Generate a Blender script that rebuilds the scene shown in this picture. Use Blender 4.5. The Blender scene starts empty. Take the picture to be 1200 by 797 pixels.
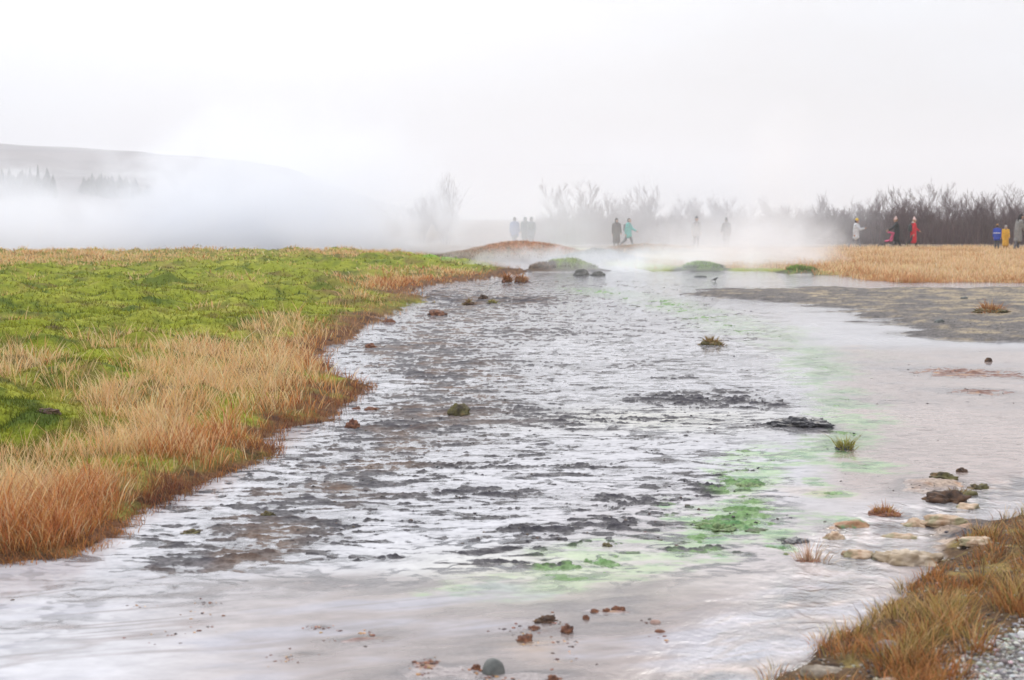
import bpy, bmesh, math, random
import numpy as np
from mathutils import Vector, Matrix

R = math.radians
rng = np.random.default_rng(7)
random.seed(7)
scene = bpy.context.scene
COL = scene.collection

# ------------------------------------------------------------------ camera
F, HZ, H = 1667.0, 256.0, 1.70            # focal length and horizon row in photo pixels, eye height
PITCH = math.atan((398.5 - HZ) / F)
cam_d = bpy.data.cameras.new('camera')
cam = bpy.data.objects.new('camera', cam_d)
COL.objects.link(cam)
cam.location = (0, 0, H)
cam.rotation_euler = (R(90) - PITCH, 0, 0)
cam_d.sensor_width = 36.0
cam_d.lens = 36.0 * F / 1200.0
cam_d.clip_start, cam_d.clip_end = 0.1, 20000
cam_d.dof.use_dof = True
cam_d.dof.focus_distance = 13.0
cam_d.dof.aperture_fstop = 4.0
scene.camera = cam

# ------------------------------------------------------------------ world, sun, exposure
SUN_EL, SUN_AZ = R(34), R(12)             # behind thin cloud, ahead and a little right
world = bpy.data.worlds.new('World')
scene.world = world
world.use_nodes = True
wn, wl = world.node_tree.nodes, world.node_tree.links
wn.clear()


def nd(nodes, t, **kw):
    n = nodes.new(t)
    for k, v in kw.items():
        setattr(n, k, v)
    return n


class G:
    """small helper to write node maths"""
    def __init__(self, tree):
        self.n, self.l = tree.nodes, tree.links

    def put(self, sock, v):
        if hasattr(v, 'is_output'):
            self.l.new(v, sock)
        else:
            sock.default_value = v

    def m(self, op, a, b=0.0, c=None, clamp=False):
        x = self.n.new('ShaderNodeMath')
        x.operation = op
        x.use_clamp = clamp
        self.put(x.inputs[0], a)
        self.put(x.inputs[1], b)
        if c is not None:
            self.put(x.inputs[2], c)
        return x.outputs[0]

    def v(self, op, a, b=None, scale=None):
        x = self.n.new('ShaderNodeVectorMath')
        x.operation = op
        self.put(x.inputs[0], a)
        if b is not None:
            self.put(x.inputs[1], b)
        if scale is not None:
            self.put(x.inputs['Scale'], scale)
        return x.outputs['Value'] if op in ('DOT_PRODUCT', 'LENGTH') else x.outputs['Vector']

    def sep(self, a):
        x = self.n.new('ShaderNodeSeparateXYZ')
        self.l.new(a, x.inputs[0])
        return x.outputs

    def noise(self, vec, scale, detail=3.0, rough=0.5, dist=0.0):
        x = self.n.new('ShaderNodeTexNoise')
        self.l.new(vec, x.inputs['Vector'])
        x.inputs['Scale'].default_value = scale
        x.inputs['Detail'].default_value = detail
        x.inputs['Roughness'].default_value = rough
        x.inputs['Distortion'].default_value = dist
        return x.outputs['Fac']

    def remap(self, x, a, b, c=0.0, d=1.0, smooth=True):
        n = self.n.new('ShaderNodeMapRange')
        n.interpolation_type = 'SMOOTHSTEP' if smooth else 'LINEAR'
        self.put(n.inputs['Value'], x)
        for k, v in zip(('From Min', 'From Max', 'To Min', 'To Max'), (a, b, c, d)):
            self.put(n.inputs[k], v)
        return n.outputs['Result']

    def mix(self, f, a, b, mode='MIX'):
        n = self.n.new('ShaderNodeMix')
        n.data_type = 'RGBA'
        n.blend_type = mode
        self.put(n.inputs[0], f)
        self.put(n.inputs[6], a)
        self.put(n.inputs[7], b)
        return n.outputs[2]


g = G(world.node_tree)
sky = nd(wn, 'ShaderNodeTexSky', sky_type='NISHITA', sun_disc=False)
sky.sun_elevation = SUN_EL
sky.sun_rotation = SUN_AZ
tc = nd(wn, 'ShaderNodeTexCoord')
dirv = tc.outputs['Generated']
sx, sy, sz = g.sep(dirv)
el = g.m('MAXIMUM', sz, 0.0)
SKY_L = 17.0
# overcast dome: about a third as bright at the horizon as overhead
base = g.m('MULTIPLY_ADD', el, 2.9, 0.95)
base = g.m('MULTIPLY', base, SKY_L / 3.0)
# thin cloud brighter on the left and around the veiled sun, greyer low on the right
stretch = g.v('MULTIPLY', dirv, (1.0, 1.0, 3.2))
n1 = g.noise(stretch, 2.3, 5.0, 0.5, 0.3)
n2 = g.noise(stretch, 5.5, 4.0, 0.5, 0.2)
sunv = (math.sin(SUN_AZ) * math.cos(SUN_EL), math.cos(SUN_AZ) * math.cos(SUN_EL), math.sin(SUN_EL))
veil = g.remap(g.v('DOT_PRODUCT', dirv, sunv), 0.6, 1.0, 0.92, 1.40)
side = g.remap(sx, -0.30, 0.32, 1.30, 0.84)
var = g.m('ADD', g.m('MULTIPLY_ADD', n1, 0.36, 0.82), g.m('MULTIPLY_ADD', n2, 0.14, -0.07))
lum = g.m('MULTIPLY', g.m('MULTIPLY', base, veil), g.m('MULTIPLY', side, var))
tint = g.mix(g.remap(n1, 0.35, 0.7), (0.992, 0.985, 1.012, 1), (0.955, 0.985, 1.045, 1))
cl = nd(wn, 'ShaderNodeVectorMath', operation='SCALE')
wl.new(tint, cl.inputs[0])
wl.new(lum, cl.inputs['Scale'])
bw = nd(wn, 'ShaderNodeMix', data_type='RGBA')
bw.inputs[0].default_value = 0.93
wl.new(sky.outputs[0], bw.inputs[6])
wl.new(cl.outputs[0], bw.inputs[7])
bg = nd(wn, 'ShaderNodeBackground')
bg.inputs['Strength'].default_value = 0.1
wl.new(bw.outputs[2], bg.inputs['Color'])
wo = nd(wn, 'ShaderNodeOutputWorld')
wl.new(bg.outputs[0], wo.inputs['Surface'])

sun_d = bpy.data.lights.new('sun', 'SUN')
sun_d.energy = 1.2
sun_d.angle = R(18)
sun_d.color = (1.0, 0.95, 0.88)
sun = bpy.data.objects.new('sun', sun_d)
COL.objects.link(sun)
sun.rotation_euler = Vector((-sunv[0], -sunv[1], -sunv[2])).to_track_quat('-Z', 'Y').to_euler()

vs = scene.view_settings
vs.view_transform = 'Standard'
vs.look = 'None'
vs.exposure = 0.0
vs.gamma = 1.0
vs.use_curve_mapping = False
cy = scene.cycles
cy.use_denoising = True
cy.diffuse_bounces = 3
cy.glossy_bounces = 3
cy.transmission_bounces = 4
cy.transparent_max_bounces = 12
cy.volume_bounces = 8
cy.max_bounces = 12
cy.sample_clamp_indirect = 6.0
cy.volume_max_steps = 256


# ------------------------------------------------------------------ numpy noise
_prm = np.random.default_rng(99).permutation(1024).astype(np.int32)
_ga = np.random.default_rng(98).uniform(0, 2 * math.pi, 1024)
_gx, _gy = np.cos(_ga).astype(np.float32), np.sin(_ga).astype(np.float32)


def pn(x, y, s=0):
    """gradient noise, about -1..1"""
    x0, y0 = np.floor(x), np.floor(y)
    fx, fy = (x - x0).astype(np.float32), (y - y0).astype(np.float32)
    ix = (x0.astype(np.int32) + s * 57) & 1023
    iy = (y0.astype(np.int32) + s * 131) & 1023
    u = fx * fx * fx * (fx * (fx * 6 - 15) + 10)
    w = fy * fy * fy * (fy * (fy * 6 - 15) + 10)
    pa, pb = _prm[ix], _prm[(ix + 1) & 1023]
    iy1 = iy + 1

    def co(p, j, ox, oy):
        k = _prm[(p + j) & 1023]
        return _gx[k] * (fx - ox) + _gy[k] * (fy - oy)
    a0, a1 = co(pa, iy, 0, 0), co(pa, iy1, 0, 1)
    b0, b1 = co(pb, iy, 1, 0), co(pb, iy1, 1, 1)
    return 1.5 * ((a0 * (1 - u) + b0 * u) * (1 - w) + (a1 * (1 - u) + b1 * u) * w)


def fbm(x, y, o=4, s=0, gain=0.5):
    t, a, n = 0.0, 1.0, 0.0
    for k in range(o):
        t = t + a * pn(x, y, s + 17 * k)
        n += a
        a *= gain
        x, y = x * 2.03 + 13.7, y * 2.03 + 7.1
    return t / n


def ss(a, b, x):
    t = np.clip((x - a) / (b - a), 0, 1)
    return t * t * (3 - 2 * t)


def mixc(c, d, f):
    f = np.asarray(f)[..., None]
    return c * (1 - f) + np.asarray(d, dtype=float) * f


# ------------------------------------------------------------------ picture <-> ground
CP, SP = math.cos(PITCH), math.sin(PITCH)


def at(u, v, z=0.0):
    """point on the level z seen at photo pixel (u, v)"""
    a, b = (u - 600) / F, (v - 398.5) / F
    dy, dz = CP - b * SP, -SP - b * CP
    t = (z - H) / dz
    return a * t, dy * t


def px(X, Y, Z):
    d = np.maximum(Y * CP - (Z - H) * SP, 0.2)
    up = Y * SP + (Z - H) * CP
    return 600 + F * X / d, 398.5 - F * up / d


def poly_sd(X, Y, P):
    """signed distance to a polygon, positive inside"""
    P = np.asarray(P, float)
    d2 = np.full(X.shape, 1e18)
    ins = np.zeros(X.shape, bool)
    for i in range(len(P)):
        (x1, y1), (x2, y2) = P[i], P[(i + 1) % len(P)]
        ex, ey = x2 - x1, y2 - y1
        t = np.clip(((X - x1) * ex + (Y - y1) * ey) / (ex * ex + ey * ey + 1e-12), 0, 1)
        d2 = np.minimum(d2, (X - x1 - t * ex) ** 2 + (Y - y1 - t * ey) ** 2)
        c = ((y1 > Y) != (y2 > Y)) & (X < ex * (Y - y1) / (ey + 1e-12) + x1)
        ins ^= c
    return np.where(ins, 1, -1) * np.sqrt(d2)


def path_d(X, Y, P):
    d2 = np.full(X.shape, 1e18)
    for (x1, y1), (x2, y2) in zip(P[:-1], P[1:]):
        ex, ey = x2 - x1, y2 - y1
        t = np.clip(((X - x1) * ex + (Y - y1) * ey) / (ex * ex + ey * ey), 0, 1)
        d2 = np.minimum(d2, (X - x1 - t * ex) ** 2 + (Y - y1 - t * ey) ** 2)
    return np.sqrt(d2)


LB = [at(*p) for p in [(-330, 745), (-120, 700), (0, 668), (60, 660), (110, 645), (160, 622), (190, 596), (240, 572), (285, 552), (322, 535),
                       (345, 506), (392, 492), (414, 474), (436, 458), (430, 446), (402, 438), (378, 424), (384, 406), (412, 402), (424, 388),
                       (452, 373), (474, 362), (505, 352), (478, 346), (500, 337), (530, 332), (560, 329), (600, 324), (618, 319)]]
LB += [(-0.3, 52.0), (-2.6, 58.0), (-9.0, 60.0), (-17, 58.5), (-30, 60.0), (-62, 60.0), (-62, 20), (-12, 4.0)]
RB = [at(*p) for p in [(840, 850), (874, 803), (902, 782), (930, 764), (962, 744), (992, 730), (1018, 712), (1040, 696), (1055, 680), (1088, 664), (1114, 642),
                       (1150, 622), (1180, 606), (1210, 590), (1290, 570), (1420, 560)]] + [(9.0, 5.5), (7.0, 3.0), (1.0, 3.0)]
RF = [at(*p) for p in [(760, 319), (800, 317), (840, 318), (915, 319), (930, 322), (985, 323), (1005, 328), (1060, 332), (1130, 331), (1200, 332), (1320, 333), (1500, 333)]]
RF += [(60, 78), (30, 84), (2, 80), (1.5, 62)]
STREAM = [at(*p) for p in [(1330, 555), (1230, 560), (1180, 572), (1120, 596), (1075, 604), (1030, 622), (1003, 646), (985, 672), (955, 696), (925, 722), (890, 760), (850, 800), (800, 860)]]
GRAVEL = [at(*p) for p in [(1205, 336), (1130, 336), (1060, 337), (960, 336), (880, 336), (800, 341), (812, 348), (880, 354), (950, 364), (1010, 377), (1040, 388), (1075, 400), (1110, 405), (1210, 404), (1400, 404), (1400, 336)]]
PATHG = [at(*p, 0.12) for p in [(1118, 850), (1124, 800), (1140, 780), (1172, 760), (1198, 746), (1230, 730), (1400, 730), (1400, 900), (1118, 900)]]


def blob(X, Y, u, v, ru, rv, z=0.0):
    xc, yc = at(u, v, z)
    rx = ru * yc / F
    ry = 0.5 * abs(at(u, v - rv, z)[1] - at(u, v + rv, z)[1])
    return np.exp(-(((X - xc) / rx) ** 2 + ((Y - yc) / ry) ** 2))


MOUNDS = [  # x, y, rx, ry, height
    ((612 - 600) / F * 60, 60, 3.0, 3.0, 0.66), ((700 - 600) / F * 54, 54, 1.75, 1.6, 0.50), ((664 - 600) / F * 46.5, 46.5, 1.05, 1.0, 0.38),
    ((632 - 600) / F * 46, 46, 0.5, 0.6, 0.26), ((824 - 600) / F * 46, 46.5, 0.85, 1.0, 0.26), ((940 - 600) / F * 44, 44.5, 0.6, 1.2, 0.20),
    ((400 - 600) / F * 76, 76, 3.2, 3, 0.95), ((760 - 600) / F * 66, 66, 3.0, 3, 0.45), ((520 - 600) / F * 50, 51, 0.9, 1.5, 0.12),
]


def ground(X, Y):
    """height, colour, roughness, and the milky water over it, at world points"""
    o = {}
    wl_ = np.clip(Y / 14, 0.6, 2.5)
    wob = fbm(X * 1.3, Y * 1.3, 4, 3) * 0.24 * wl_ + fbm(X * 6, Y * 6, 3, 5) * 0.09 * wl_
    sL = poly_sd(X, Y, LB) + wob
    sR = poly_sd(X, Y, RB) + fbm(X * 3, Y * 3, 4, 8) * 0.10
    sF = poly_sd(X, Y, RF) + fbm(X * 0.9, Y * 0.9, 3, 9) * 0.5
    dS = path_d(X, Y, STREAM)
    sG = poly_sd(X, Y, GRAVEL) + fbm(X * 0.5, Y * 0.8, 4, 10) * 1.6
    sP = poly_sd(X, Y, PATHG) + fbm(X * 5, Y * 5, 3, 11) * 0.10
    u, v = px(X, Y, np.zeros_like(X))
    far = ss(48, 70, Y)
    # ---- mud flat
    wx = X + 0.45 * fbm(X * 0.8, Y * 0.8, 3, 21)
    wy = Y + 0.45 * fbm(X * 0.8, Y * 0.8, 3, 22)
    r1 = 1 - np.abs(fbm(wx * 0.62, wy * 0.85, 2, 23)) * 3.2
    r2 = 1 - np.abs(fbm(wx * 1.5 + 5, wy * 1.9, 2, 24)) * 3.0
    fine = fbm(X * 6, Y * 11, 4, 25, 0.64)
    fine2 = fbm(X * 26, Y * 30, 3, 26, 0.6)
    lo = fbm(X * 0.35, Y * 0.45, 3, 27)
    r3 = 1 - np.abs(fbm(wx * 1.1 + 3, wy * 2.6 + 1, 3, 32)) * 3.2
    rim = np.maximum(0.75 * ss(0.72, 1.0, r3), ss(0.70, 1.0, r1), 0.6 * ss(0.74, 1.0, r2)) * ss(-0.35, 0.35, fbm(X * 1.1, Y * 1.3, 3, 28) + 0.15)
    # how broken the flat is: rough in the middle and by the left bank, smooth sand flow near the camera
    rough = 0.95 * blob(X, Y, 640, 565, 270, 90) + 0.9 * blob(X, Y, 520, 430, 160, 70) + 0.75 * blob(X, Y, 840, 475, 110, 22) + 0.55 * blob(X, Y, 640, 375, 190, 26)
    rough = np.clip(rough, 0, 1.1) * (1 - 0.85 * ss(648, 700, v)) * (1 - 0.7 * ss(900, 1000, u))
    midw = ss(345, 372, v) * (1 - ss(610, 690, v)) * (1 - ss(880, 980, u + 60 * lo)) * ss(-0.3, 0.2, fbm(X * 0.6, Y * 0.7, 3, 33) + 0.1)
    midw = np.maximum(midw, 0.9 * ss(324, 336, v) * (1 - ss(420, 470, v)) * (1 - ss(820, 960, u + 60 * lo)))
    spk = fbm(X * 2.1 + 0.6 * pn(X, Y, 40), Y * 4.4, 5, 29, 0.68)
    leftw = ss(0.0, 0.7, -sL) * (1 - ss(0.7, 2.4 * wl_, -sL))
    X30, Y31 = X + 0.16 * fbm(X * 3, Y * 3, 3, 30), Y + 0.24 * fbm(X * 2, Y * 2, 3, 31)
    X34, Y35 = X + 0.08 * fbm(X * 6, Y * 6, 3, 34), Y + 0.12 * fbm(X * 4, Y * 4, 3, 35)
    X36, Y37 = X + 0.14 * fbm(X * 4, Y * 4, 3, 36), Y + 0.24 * fbm(X * 3, Y * 3, 3, 37)
    dark = np.zeros_like(X)
    for (bu, bv, ru, rv, am) in [(820, 468, 95, 10, 1.0), (940, 500, 46, 7, 1.0), (770, 470, 50, 7, .7), (880, 470, 34, 6, .7), (740, 492, 90, 4, .6), (690, 455, 40, 5, .5), (830, 572, 44, 7, .9), (905, 474, 30, 4, .6),
                                 (745, 585, 60, 6, .55), (560, 545, 90, 7, .5), (640, 620, 60, 6, .6), (450, 610, 80, 5, .6), (430, 655, 90, 3, .7), (270, 658, 60, 4, .7), (600, 660, 40, 4, .5),
                                 (720, 618, 40, 7, .8), (660, 548, 60, 5, .5), (590, 480, 90, 5, .45), (480, 500, 60, 6, .45), (610, 352, 44, 5, 1.0), (560, 352, 40, 5, .6), (500, 348, 36, 8, .8), (650, 390, 70, 4, .4),
                                 (520, 405, 60, 5, .4), (500, 440, 50, 5, .5), (560, 425, 60, 4, .4), (790, 442, 34, 4, .6), (930, 632, 16, 4, .9), (820, 645, 44, 5, .6), (910, 350, 40, 4, .4), (700, 640, 46, 6, .5),
                                 (640, 660, 90, 5, .5), (540, 580, 60, 6, .45)]:
        dark = np.maximum(dark, am * blob(X30, Y31, bu, bv, ru, rv))
    red = np.zeros_like(X)
    for (bu, bv, ru, rv, am) in [(1130, 437, 62, 6, 1.0), (1150, 459, 44, 4, .8), (1040, 470, 80, 5, .25), (1185, 440, 30, 5, .8), (245, 715, 26, 7, .55), (375, 736, 26, 5, .8), (190, 745, 24, 8, .4), (430, 745, 40, 7, .5), (335, 770, 30, 6, .45), (500, 780, 24, 8, .6), (640, 740, 40, 12, .45), (110, 760, 30, 8, .35), (660, 770, 20, 18, .35), (720, 716, 26, 3, .6), (170, 712, 20, 4, .3), (1050, 578, 40, 8, .2)]:
        red = np.maximum(red, am * blob(X34, Y35, bu, bv, ru, rv))
    alg = np.zeros_like(X)
    for (bu, bv, ru, rv, am) in [(862, 614, 46, 8, 1.0), (905, 640, 14, 5, .9), (810, 610, 22, 7, .5), (700, 655, 70, 16, .45), (600, 686, 66, 13, .45), (880, 563, 30, 6, .9), (845, 552, 18, 4, .5), (860, 540, 40, 5, .4), (975, 578, 20, 3.5, .9), (960, 566, 12, 3, .6), (1015, 547, 40, 5, .6), (985, 460, 26, 3, .6), (1000, 510, 26, 5, .6), (985, 493, 30, 4, .5), (940, 410, 46, 10, .36), (880, 386, 60, 5, .5), (940, 440, 50, 8, .25), (850, 376, 44, 4, .5), (815, 363, 30, 3, .5),
                                 (700, 341, 26, 3, .65), (735, 346, 40, 3, .4), (800, 500, 70, 8, .18), (960, 610, 46, 7, .35), (990, 608, 16, 4, .7), (770, 665, 30, 5, .5), (780, 590, 14, 3, .6), (820, 648, 40, 6, .6), (930, 520, 60, 6, .25), (760, 640, 90, 18, .25), (880, 530, 30, 4, .5), (925, 396, 30, 3, .5), (1020, 416, 60, 12, .2)]:
        alg = np.maximum(alg, min(1.0, am * 1.15) * blob(X36, Y37, bu, bv, ru * 1.35, rv * 1.7))
    trail = [at(*p) for p in [(680, 339), (760, 351), (850, 374), (900, 392), (945, 412), (968, 440), (992, 462), (1002, 495), (985, 520), (905, 545), (882, 570), (868, 612), (800, 640), (720, 660), (640, 680), (540, 694)]]
    td = path_d(X36, Y37, trail) / (0.34 * np.clip(Y / 10, 0.7, 3.5) ** 0.8)
    alg = np.maximum(alg, 0.72 * np.exp(-td ** 2) * ss(-0.40, 0.15, fbm(X * 1.0, Y * 0.7, 4, 121, 0.6)))
    wx2 = X + 0.30 * fbm(X * 1.7, Y * 1.7, 4, 101)
    wy2 = Y + 0.22 * fbm(X * 1.5, Y * 2.2, 4, 102)
    l1 = ss(0.62, 0.92, 1 - np.abs(fbm(wx2 * 0.9, wy2 * 2.6, 3, 103)) * 3.0)
    l2 = ss(0.64, 0.93, 1 - np.abs(fbm(wx2 * 2.0, wy2 * 5.2, 3, 104)) * 3.0)
    brk = ss(-0.42, 0.12, fbm(X * 2.4, Y * 4.5, 4, 105, 0.65))
    lzone = np.clip(rough * 1.2 + 0.9 * midw + 0.35 * leftw, 0, 1) * (1 - 0.55 * ss(860, 960, u))
    lines = ss(0.22, 0.62, np.maximum(l1, 0.85 * l2) * brk * np.clip(0.75 + 1.2 * fine, 0.2, 1.5)) * lzone
    grain = fbm(X * 7, Y * 16, 4, 106, 0.68)
    algn = alg * ss(-0.6, 0.2, fbm(X * 6, Y * 7, 4, 38, 0.6) + 0.1)
    z = -0.020 + 0.010 * lo + rough * (0.020 * rim * (0.7 + 0.9 * np.maximum(fine, -0.4)) + 0.010 * fine + 0.005 * fine2 + 0.001) + midw * (0.024 * np.maximum(spk, -0.3) + 0.008 * fine2 - 0.001 + 0.003 * ss(326, 340, v) * (1 - ss(400, 460, v)))
    z += lines * (0.019 + 0.014 * fine)
    z += leftw * (0.016 + 0.016 * fine + 0.006 * fine2)
    z += dark * (0.024 + 0.026 * fine + 0.008 * fine2 + 0.02 * spk)
    z += red * (0.028 + 0.03 * fine + 0.008 * fine2)
    z += ss(0.45, 1.0, algn) * (0.030 + 0.02 * fine)
    z += 0.55 * ss(0.30, 0.55, fbm(X * 4.0, Y * 5.0, 3, 39)) * ss(0.15, 0.5, fine) * 0.035 * (1 - ss(660, 720, v))
    # the right flat: thin pink silt with specks; the near flow: soft sand tongues
    rflat = ss(930, 1010, u) * ss(402, 415, v) * (1 - ss(560, 600, v))
    z += rflat * (0.006 + 0.012 * np.maximum(fine, -0.2))
    nearf = ss(650, 715, v + 26 * fbm(X * 1.3, Y * 1.3, 3, 110) + 10 * fbm(X * 5, Y * 5, 3, 111))
    tong = fbm(X * 0.9 + 0.5 * Y, Y * 2.6 - 0.7 * X, 4, 41)
    z = z * (1 - 0.3 * nearf) + nearf * (-0.001 - 0.016 * (1 - ss(140, 420, u + 60 * lo)) + 0.034 * np.maximum(tong, -0.45) + 0.0015 * grain)
    zp = np.maximum(z, 0)
    z = np.minimum(z, 0) + (0.0095 + 0.010 * dark + 0.005 * ss(0.3, 0.8, algn)) * np.tanh(zp / 0.018) * (1 + 0.8 * np.clip(fine, -0.6, 0.9) + 0.6 * fine2) + 0.05 * np.maximum(zp - 0.035, 0)
    sb = np.clip(blob(X, Y, 1035, 648, 50, 14) + blob(X, Y, 1112, 614, 60, 14) + blob(X, Y, 1140, 638, 50, 14) + blob(X, Y, 990, 622, 26, 10) + blob(X, Y, 1125, 575, 50, 12), 0, 1)
    z += sb * (0.062 + 0.07 * fbm(X * 3.2, Y * 4, 4, 79, 0.6))
    # gravel spit
    gr = ss(-0.3, 1.4, sG)
    z = z * (1 - gr) + gr * (0.030 + 0.030 * lo + 0.026 * fine + 0.012 * fine2 + 0.060 * fbm(X * 0.55, Y * 0.8, 5, 112, 0.62) + 0.035 * ss(-0.2, 3.0, sG))
    st = np.exp(-((dS + 0.08 * fine) / 0.25) ** 2)
    z = z * (1 - st) - 0.05 * st
    z = z - 0.02 * ss(40, 47, Y) * (1 - far)
    # ---- banks
    hum = fbm(X * 0.9, Y * 0.8, 3, 51)
    hum2 = 1 - np.abs(fbm(X * 1.3 + 4, Y * 1.1, 2, 52)) * 2
    inL = ss(-0.03, 0.45, sL)
    hL = 0.09 * inL + 0.14 * ss(0.1, 2.2, sL) + 0.30 * np.clip((Y - 8) / 47, 0, 1) * ss(0.3, 6, sL)
    crest = 1 - ss(0, 1, (Y - 57) / 4.0)
    hL = hL * (0.35 + 0.65 * crest)
    smoothL = hL.copy()
    bil = np.abs(fbm(X * 0.55, Y * 0.5, 3, 73)) * 2 + 0.5 * np.abs(fbm(X * 1.4, Y * 1.2, 2, 74))
    hL += ss(0.4, 1.6, sL) * (0.05 * hum + 0.21 * (bil - 0.6) + 0.03 * fbm(X * 3.2, Y * 3.2, 3, 53)) * (0.4 + 0.6 * crest)
    hL += inL * (1 - ss(0.2, 0.9, sL)) * (0.05 * fbm(X * 4, Y * 4, 3, 54))
    inR = ss(-0.02, 0.25, sR)
    hR = 0.06 * inR + 0.11 * ss(0.1, 1.2, sR) + inR * (0.035 * fbm(X * 4, Y * 4, 4, 55) + 0.012 * fine2)
    inP = ss(-0.05, 0.15, sP)
    hR = hR * (1 - 0.25 * inP)
    inF = ss(-0.1, 1.0, sF)
    hF = 0.04 * inF + 0.03 * ss(0.5, 8, sF) + inF * 0.13 * fbm(X * 0.45, Y * 0.3, 4, 122)
    z = np.where(sL > -0.02, np.maximum(z * (1 - inL), 0) * 0 + z * (1 - inL) + hL, z)
    z = np.where(sR > -0.02, z * (1 - inR) + hR, z)
    z = np.where(sF > -0.1, z * (1 - inF) + hF, z)
    md = np.zeros_like(X)
    mk = []
    for (mx, my, rx, ry, mh) in MOUNDS:
        q = ((X - mx) / rx) ** 2 + ((Y - my) / ry) ** 2
        b = np.exp(-q * 1.2) * (1 + 0.25 * fbm(X * 1.4, Y * 1.4, 3, 57))
        mk.append(b)
        md = np.maximum(md, mh * b)
    z = np.maximum(z, z + md - np.maximum(z, 0) * ss(0, 0.2, md))
    plain = far * (1 - ss(-0.5, 0.8, sL)) * (1 - inF)
    z += plain * (0.06 + 0.06 * fbm(X * 0.15, Y * 0.15, 3, 58))
    # ---- colours
    n1 = fbm(X * 2, Y * 2, 4, 61)
    mud = np.zeros(X.shape + (3,)) + np.array([0.088, 0.083, 0.088])
    mud = mixc(mud, (0.036, 0.034, 0.043), np.clip(ss(-0.1, 0.5, fine) * 0.7 + dark * 0.5, 0, 1))
    mud = mixc(mud, (0.27, 0.238, 0.235), np.clip(rflat * 0.9 + nearf * 0.95, 0, 1) * (1 - ss(.25, .6, dark)) * (1 - ss(0.3, .7, fine) * 0.5))
    mud = mixc(mud, (0.16, 0.10, 0.065), np.clip(leftw * ss(-0.2, 0.4, n1) * 0.6, 0, 1))
    mud = mixc(mud, (0.13, 0.058, 0.042), ss(0.15, 0.6, red) * ss(-0.4, 0.3, fine + 0.15))
    mud = mixc(mud, (0.30, 0.17, 0.09), ss(0.15, 0.6, red) * ss(0.15, 0.4, fbm(X * 8, Y * 8, 2, 63)) * 0.8)
    mud = mixc(mud, (0.15, 0.245, 0.10), ss(0.15, 0.6, algn))
    mud = mixc(mud, (0.06, 0.15, 0.065), ss(0.5, 1.0, algn) * ss(-0.1, 0.4, fine))
    gcol = np.zeros(X.shape + (3,)) + np.array([0.135, 0.124, 0.118])
    gcol = mixc(gcol, (0.29, 0.24, 0.17), ss(-0.05, 0.35, fbm(X * 1.1, Y * 1.6, 5, 64, 0.65) + 0.25 * ss(7, 13, X)))
    gcol = mixc(gcol, (0.07, 0.065, 0.065), ss(0.1, 0.5, fine) * 0.8)
    sint = np.clip(sb * 1.3, 0, 1) * ss(-0.4, 0.2, fbm(X * 3, Y * 3, 3, 77) + 0.15)
    mud = mixc(mud, (0.40, 0.31, 0.245), sint * 0.9)
    mud = mixc(mud, (0.36, 0.20, 0.11), sint * ss(0.05, 0.4, fbm(X * 5, Y * 6, 4, 78)) * 0.8)
    mud = mixc(mud, gcol, gr)
    moss = np.zeros(X.shape + (3,)) + np.array([0.190, 0.215, 0.020])
    moss = mixc(moss, (0.28, 0.29, 0.045), ss(-0.1, 0.5, fbm(X * 0.7, Y * 0.7, 3, 65)))
    moss = mixc(moss, (0.055, 0.085, 0.014), np.clip(ss(0.02, 0.26, fbm(X * 0.6, Y * 0.9, 5, 72, 0.66)) * 0.75 + ss(0.12, 0.35, fbm(X * 1.9, Y * 2.4, 3, 107)) * 0.5, 0, 0.92))
    moss = mixc(moss, (0.115, 0.075, 0.032), ss(0.16, 0.42, fbm(X * 0.8, Y * 0.9, 4, 66)) * 0.75)
    ua, va = px(X, Y, smoothL)
    straw = np.zeros_like(X)
    strip = 0.9 * ss(0.12, 0.42, sL) * (1 - ss(0.95 * np.clip(Y / 10, 0.85, 1.5), 1.6 * np.clip(Y / 10, 0.85, 1.5), sL + 0.35 * n1))
    straw = np.maximum(straw, strip * (1 - ss(16, 20, Y)))
    for (bu, bv, ru, rv, am) in [(120, 458, 60, 24, .85), (60, 300, 190, 8, 1.0), (420, 296, 120, 4, 1.0), (230, 295, 60, 3, .9), (250, 440, 110, 34, 1.0), (330, 385, 60, 16, .9), (360, 410, 80, 24, 1.0), (470, 330, 90, 10, 1.0), (420, 345, 50, 8, .9),
                                 (60, 590, 120, 40, 1.0), (20, 420, 60, 14, .7), (140, 400, 70, 12, .5), (230, 520, 90, 40, .9), (85, 555, 60, 14, .6), (0, 445, 60, 12, .4), (290, 330, 60, 5, .25), (510, 318, 60, 5, .8), (150, 302, 100, 6, .6), (0, 545, 50, 20, .4)]:
        straw = np.maximum(straw, am * np.exp(-(((ua - bu + 14 * n1) / ru) ** 2 + ((va - bv + 6 * n1) / rv) ** 2) * 1.1))
    straw = np.maximum(straw, 0.42 * ss(0.12, 0.40, fbm(X * 0.7, Y * 0.8, 4, 125)))
    gpock = np.exp(-(((ua - 50) / 95) ** 2 + ((va - 505) / 42) ** 2)) + 0.8 * np.exp(-(((ua - 210) / 24) ** 2 + ((va - 575) / 12) ** 2)) + .9 * np.exp(-(((ua - 355) / 20) ** 2 + ((va - 462) / 5) ** 2)) + .8 * np.exp(-(((ua - 470) / 60) ** 2 + ((va - 356) / 6) ** 2))
    straw = np.clip(straw * (1 - 0.85 * np.clip(gpock, 0, 1)), 0, 1)
    corner = np.exp(-(((ua - 60) / 120) ** 2 + ((va - 640) / 55) ** 2))
    straw = np.maximum(straw, np.clip(1.5 * corner, 0, 1))
    litter = np.array([0.20, 0.125, 0.06])
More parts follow.
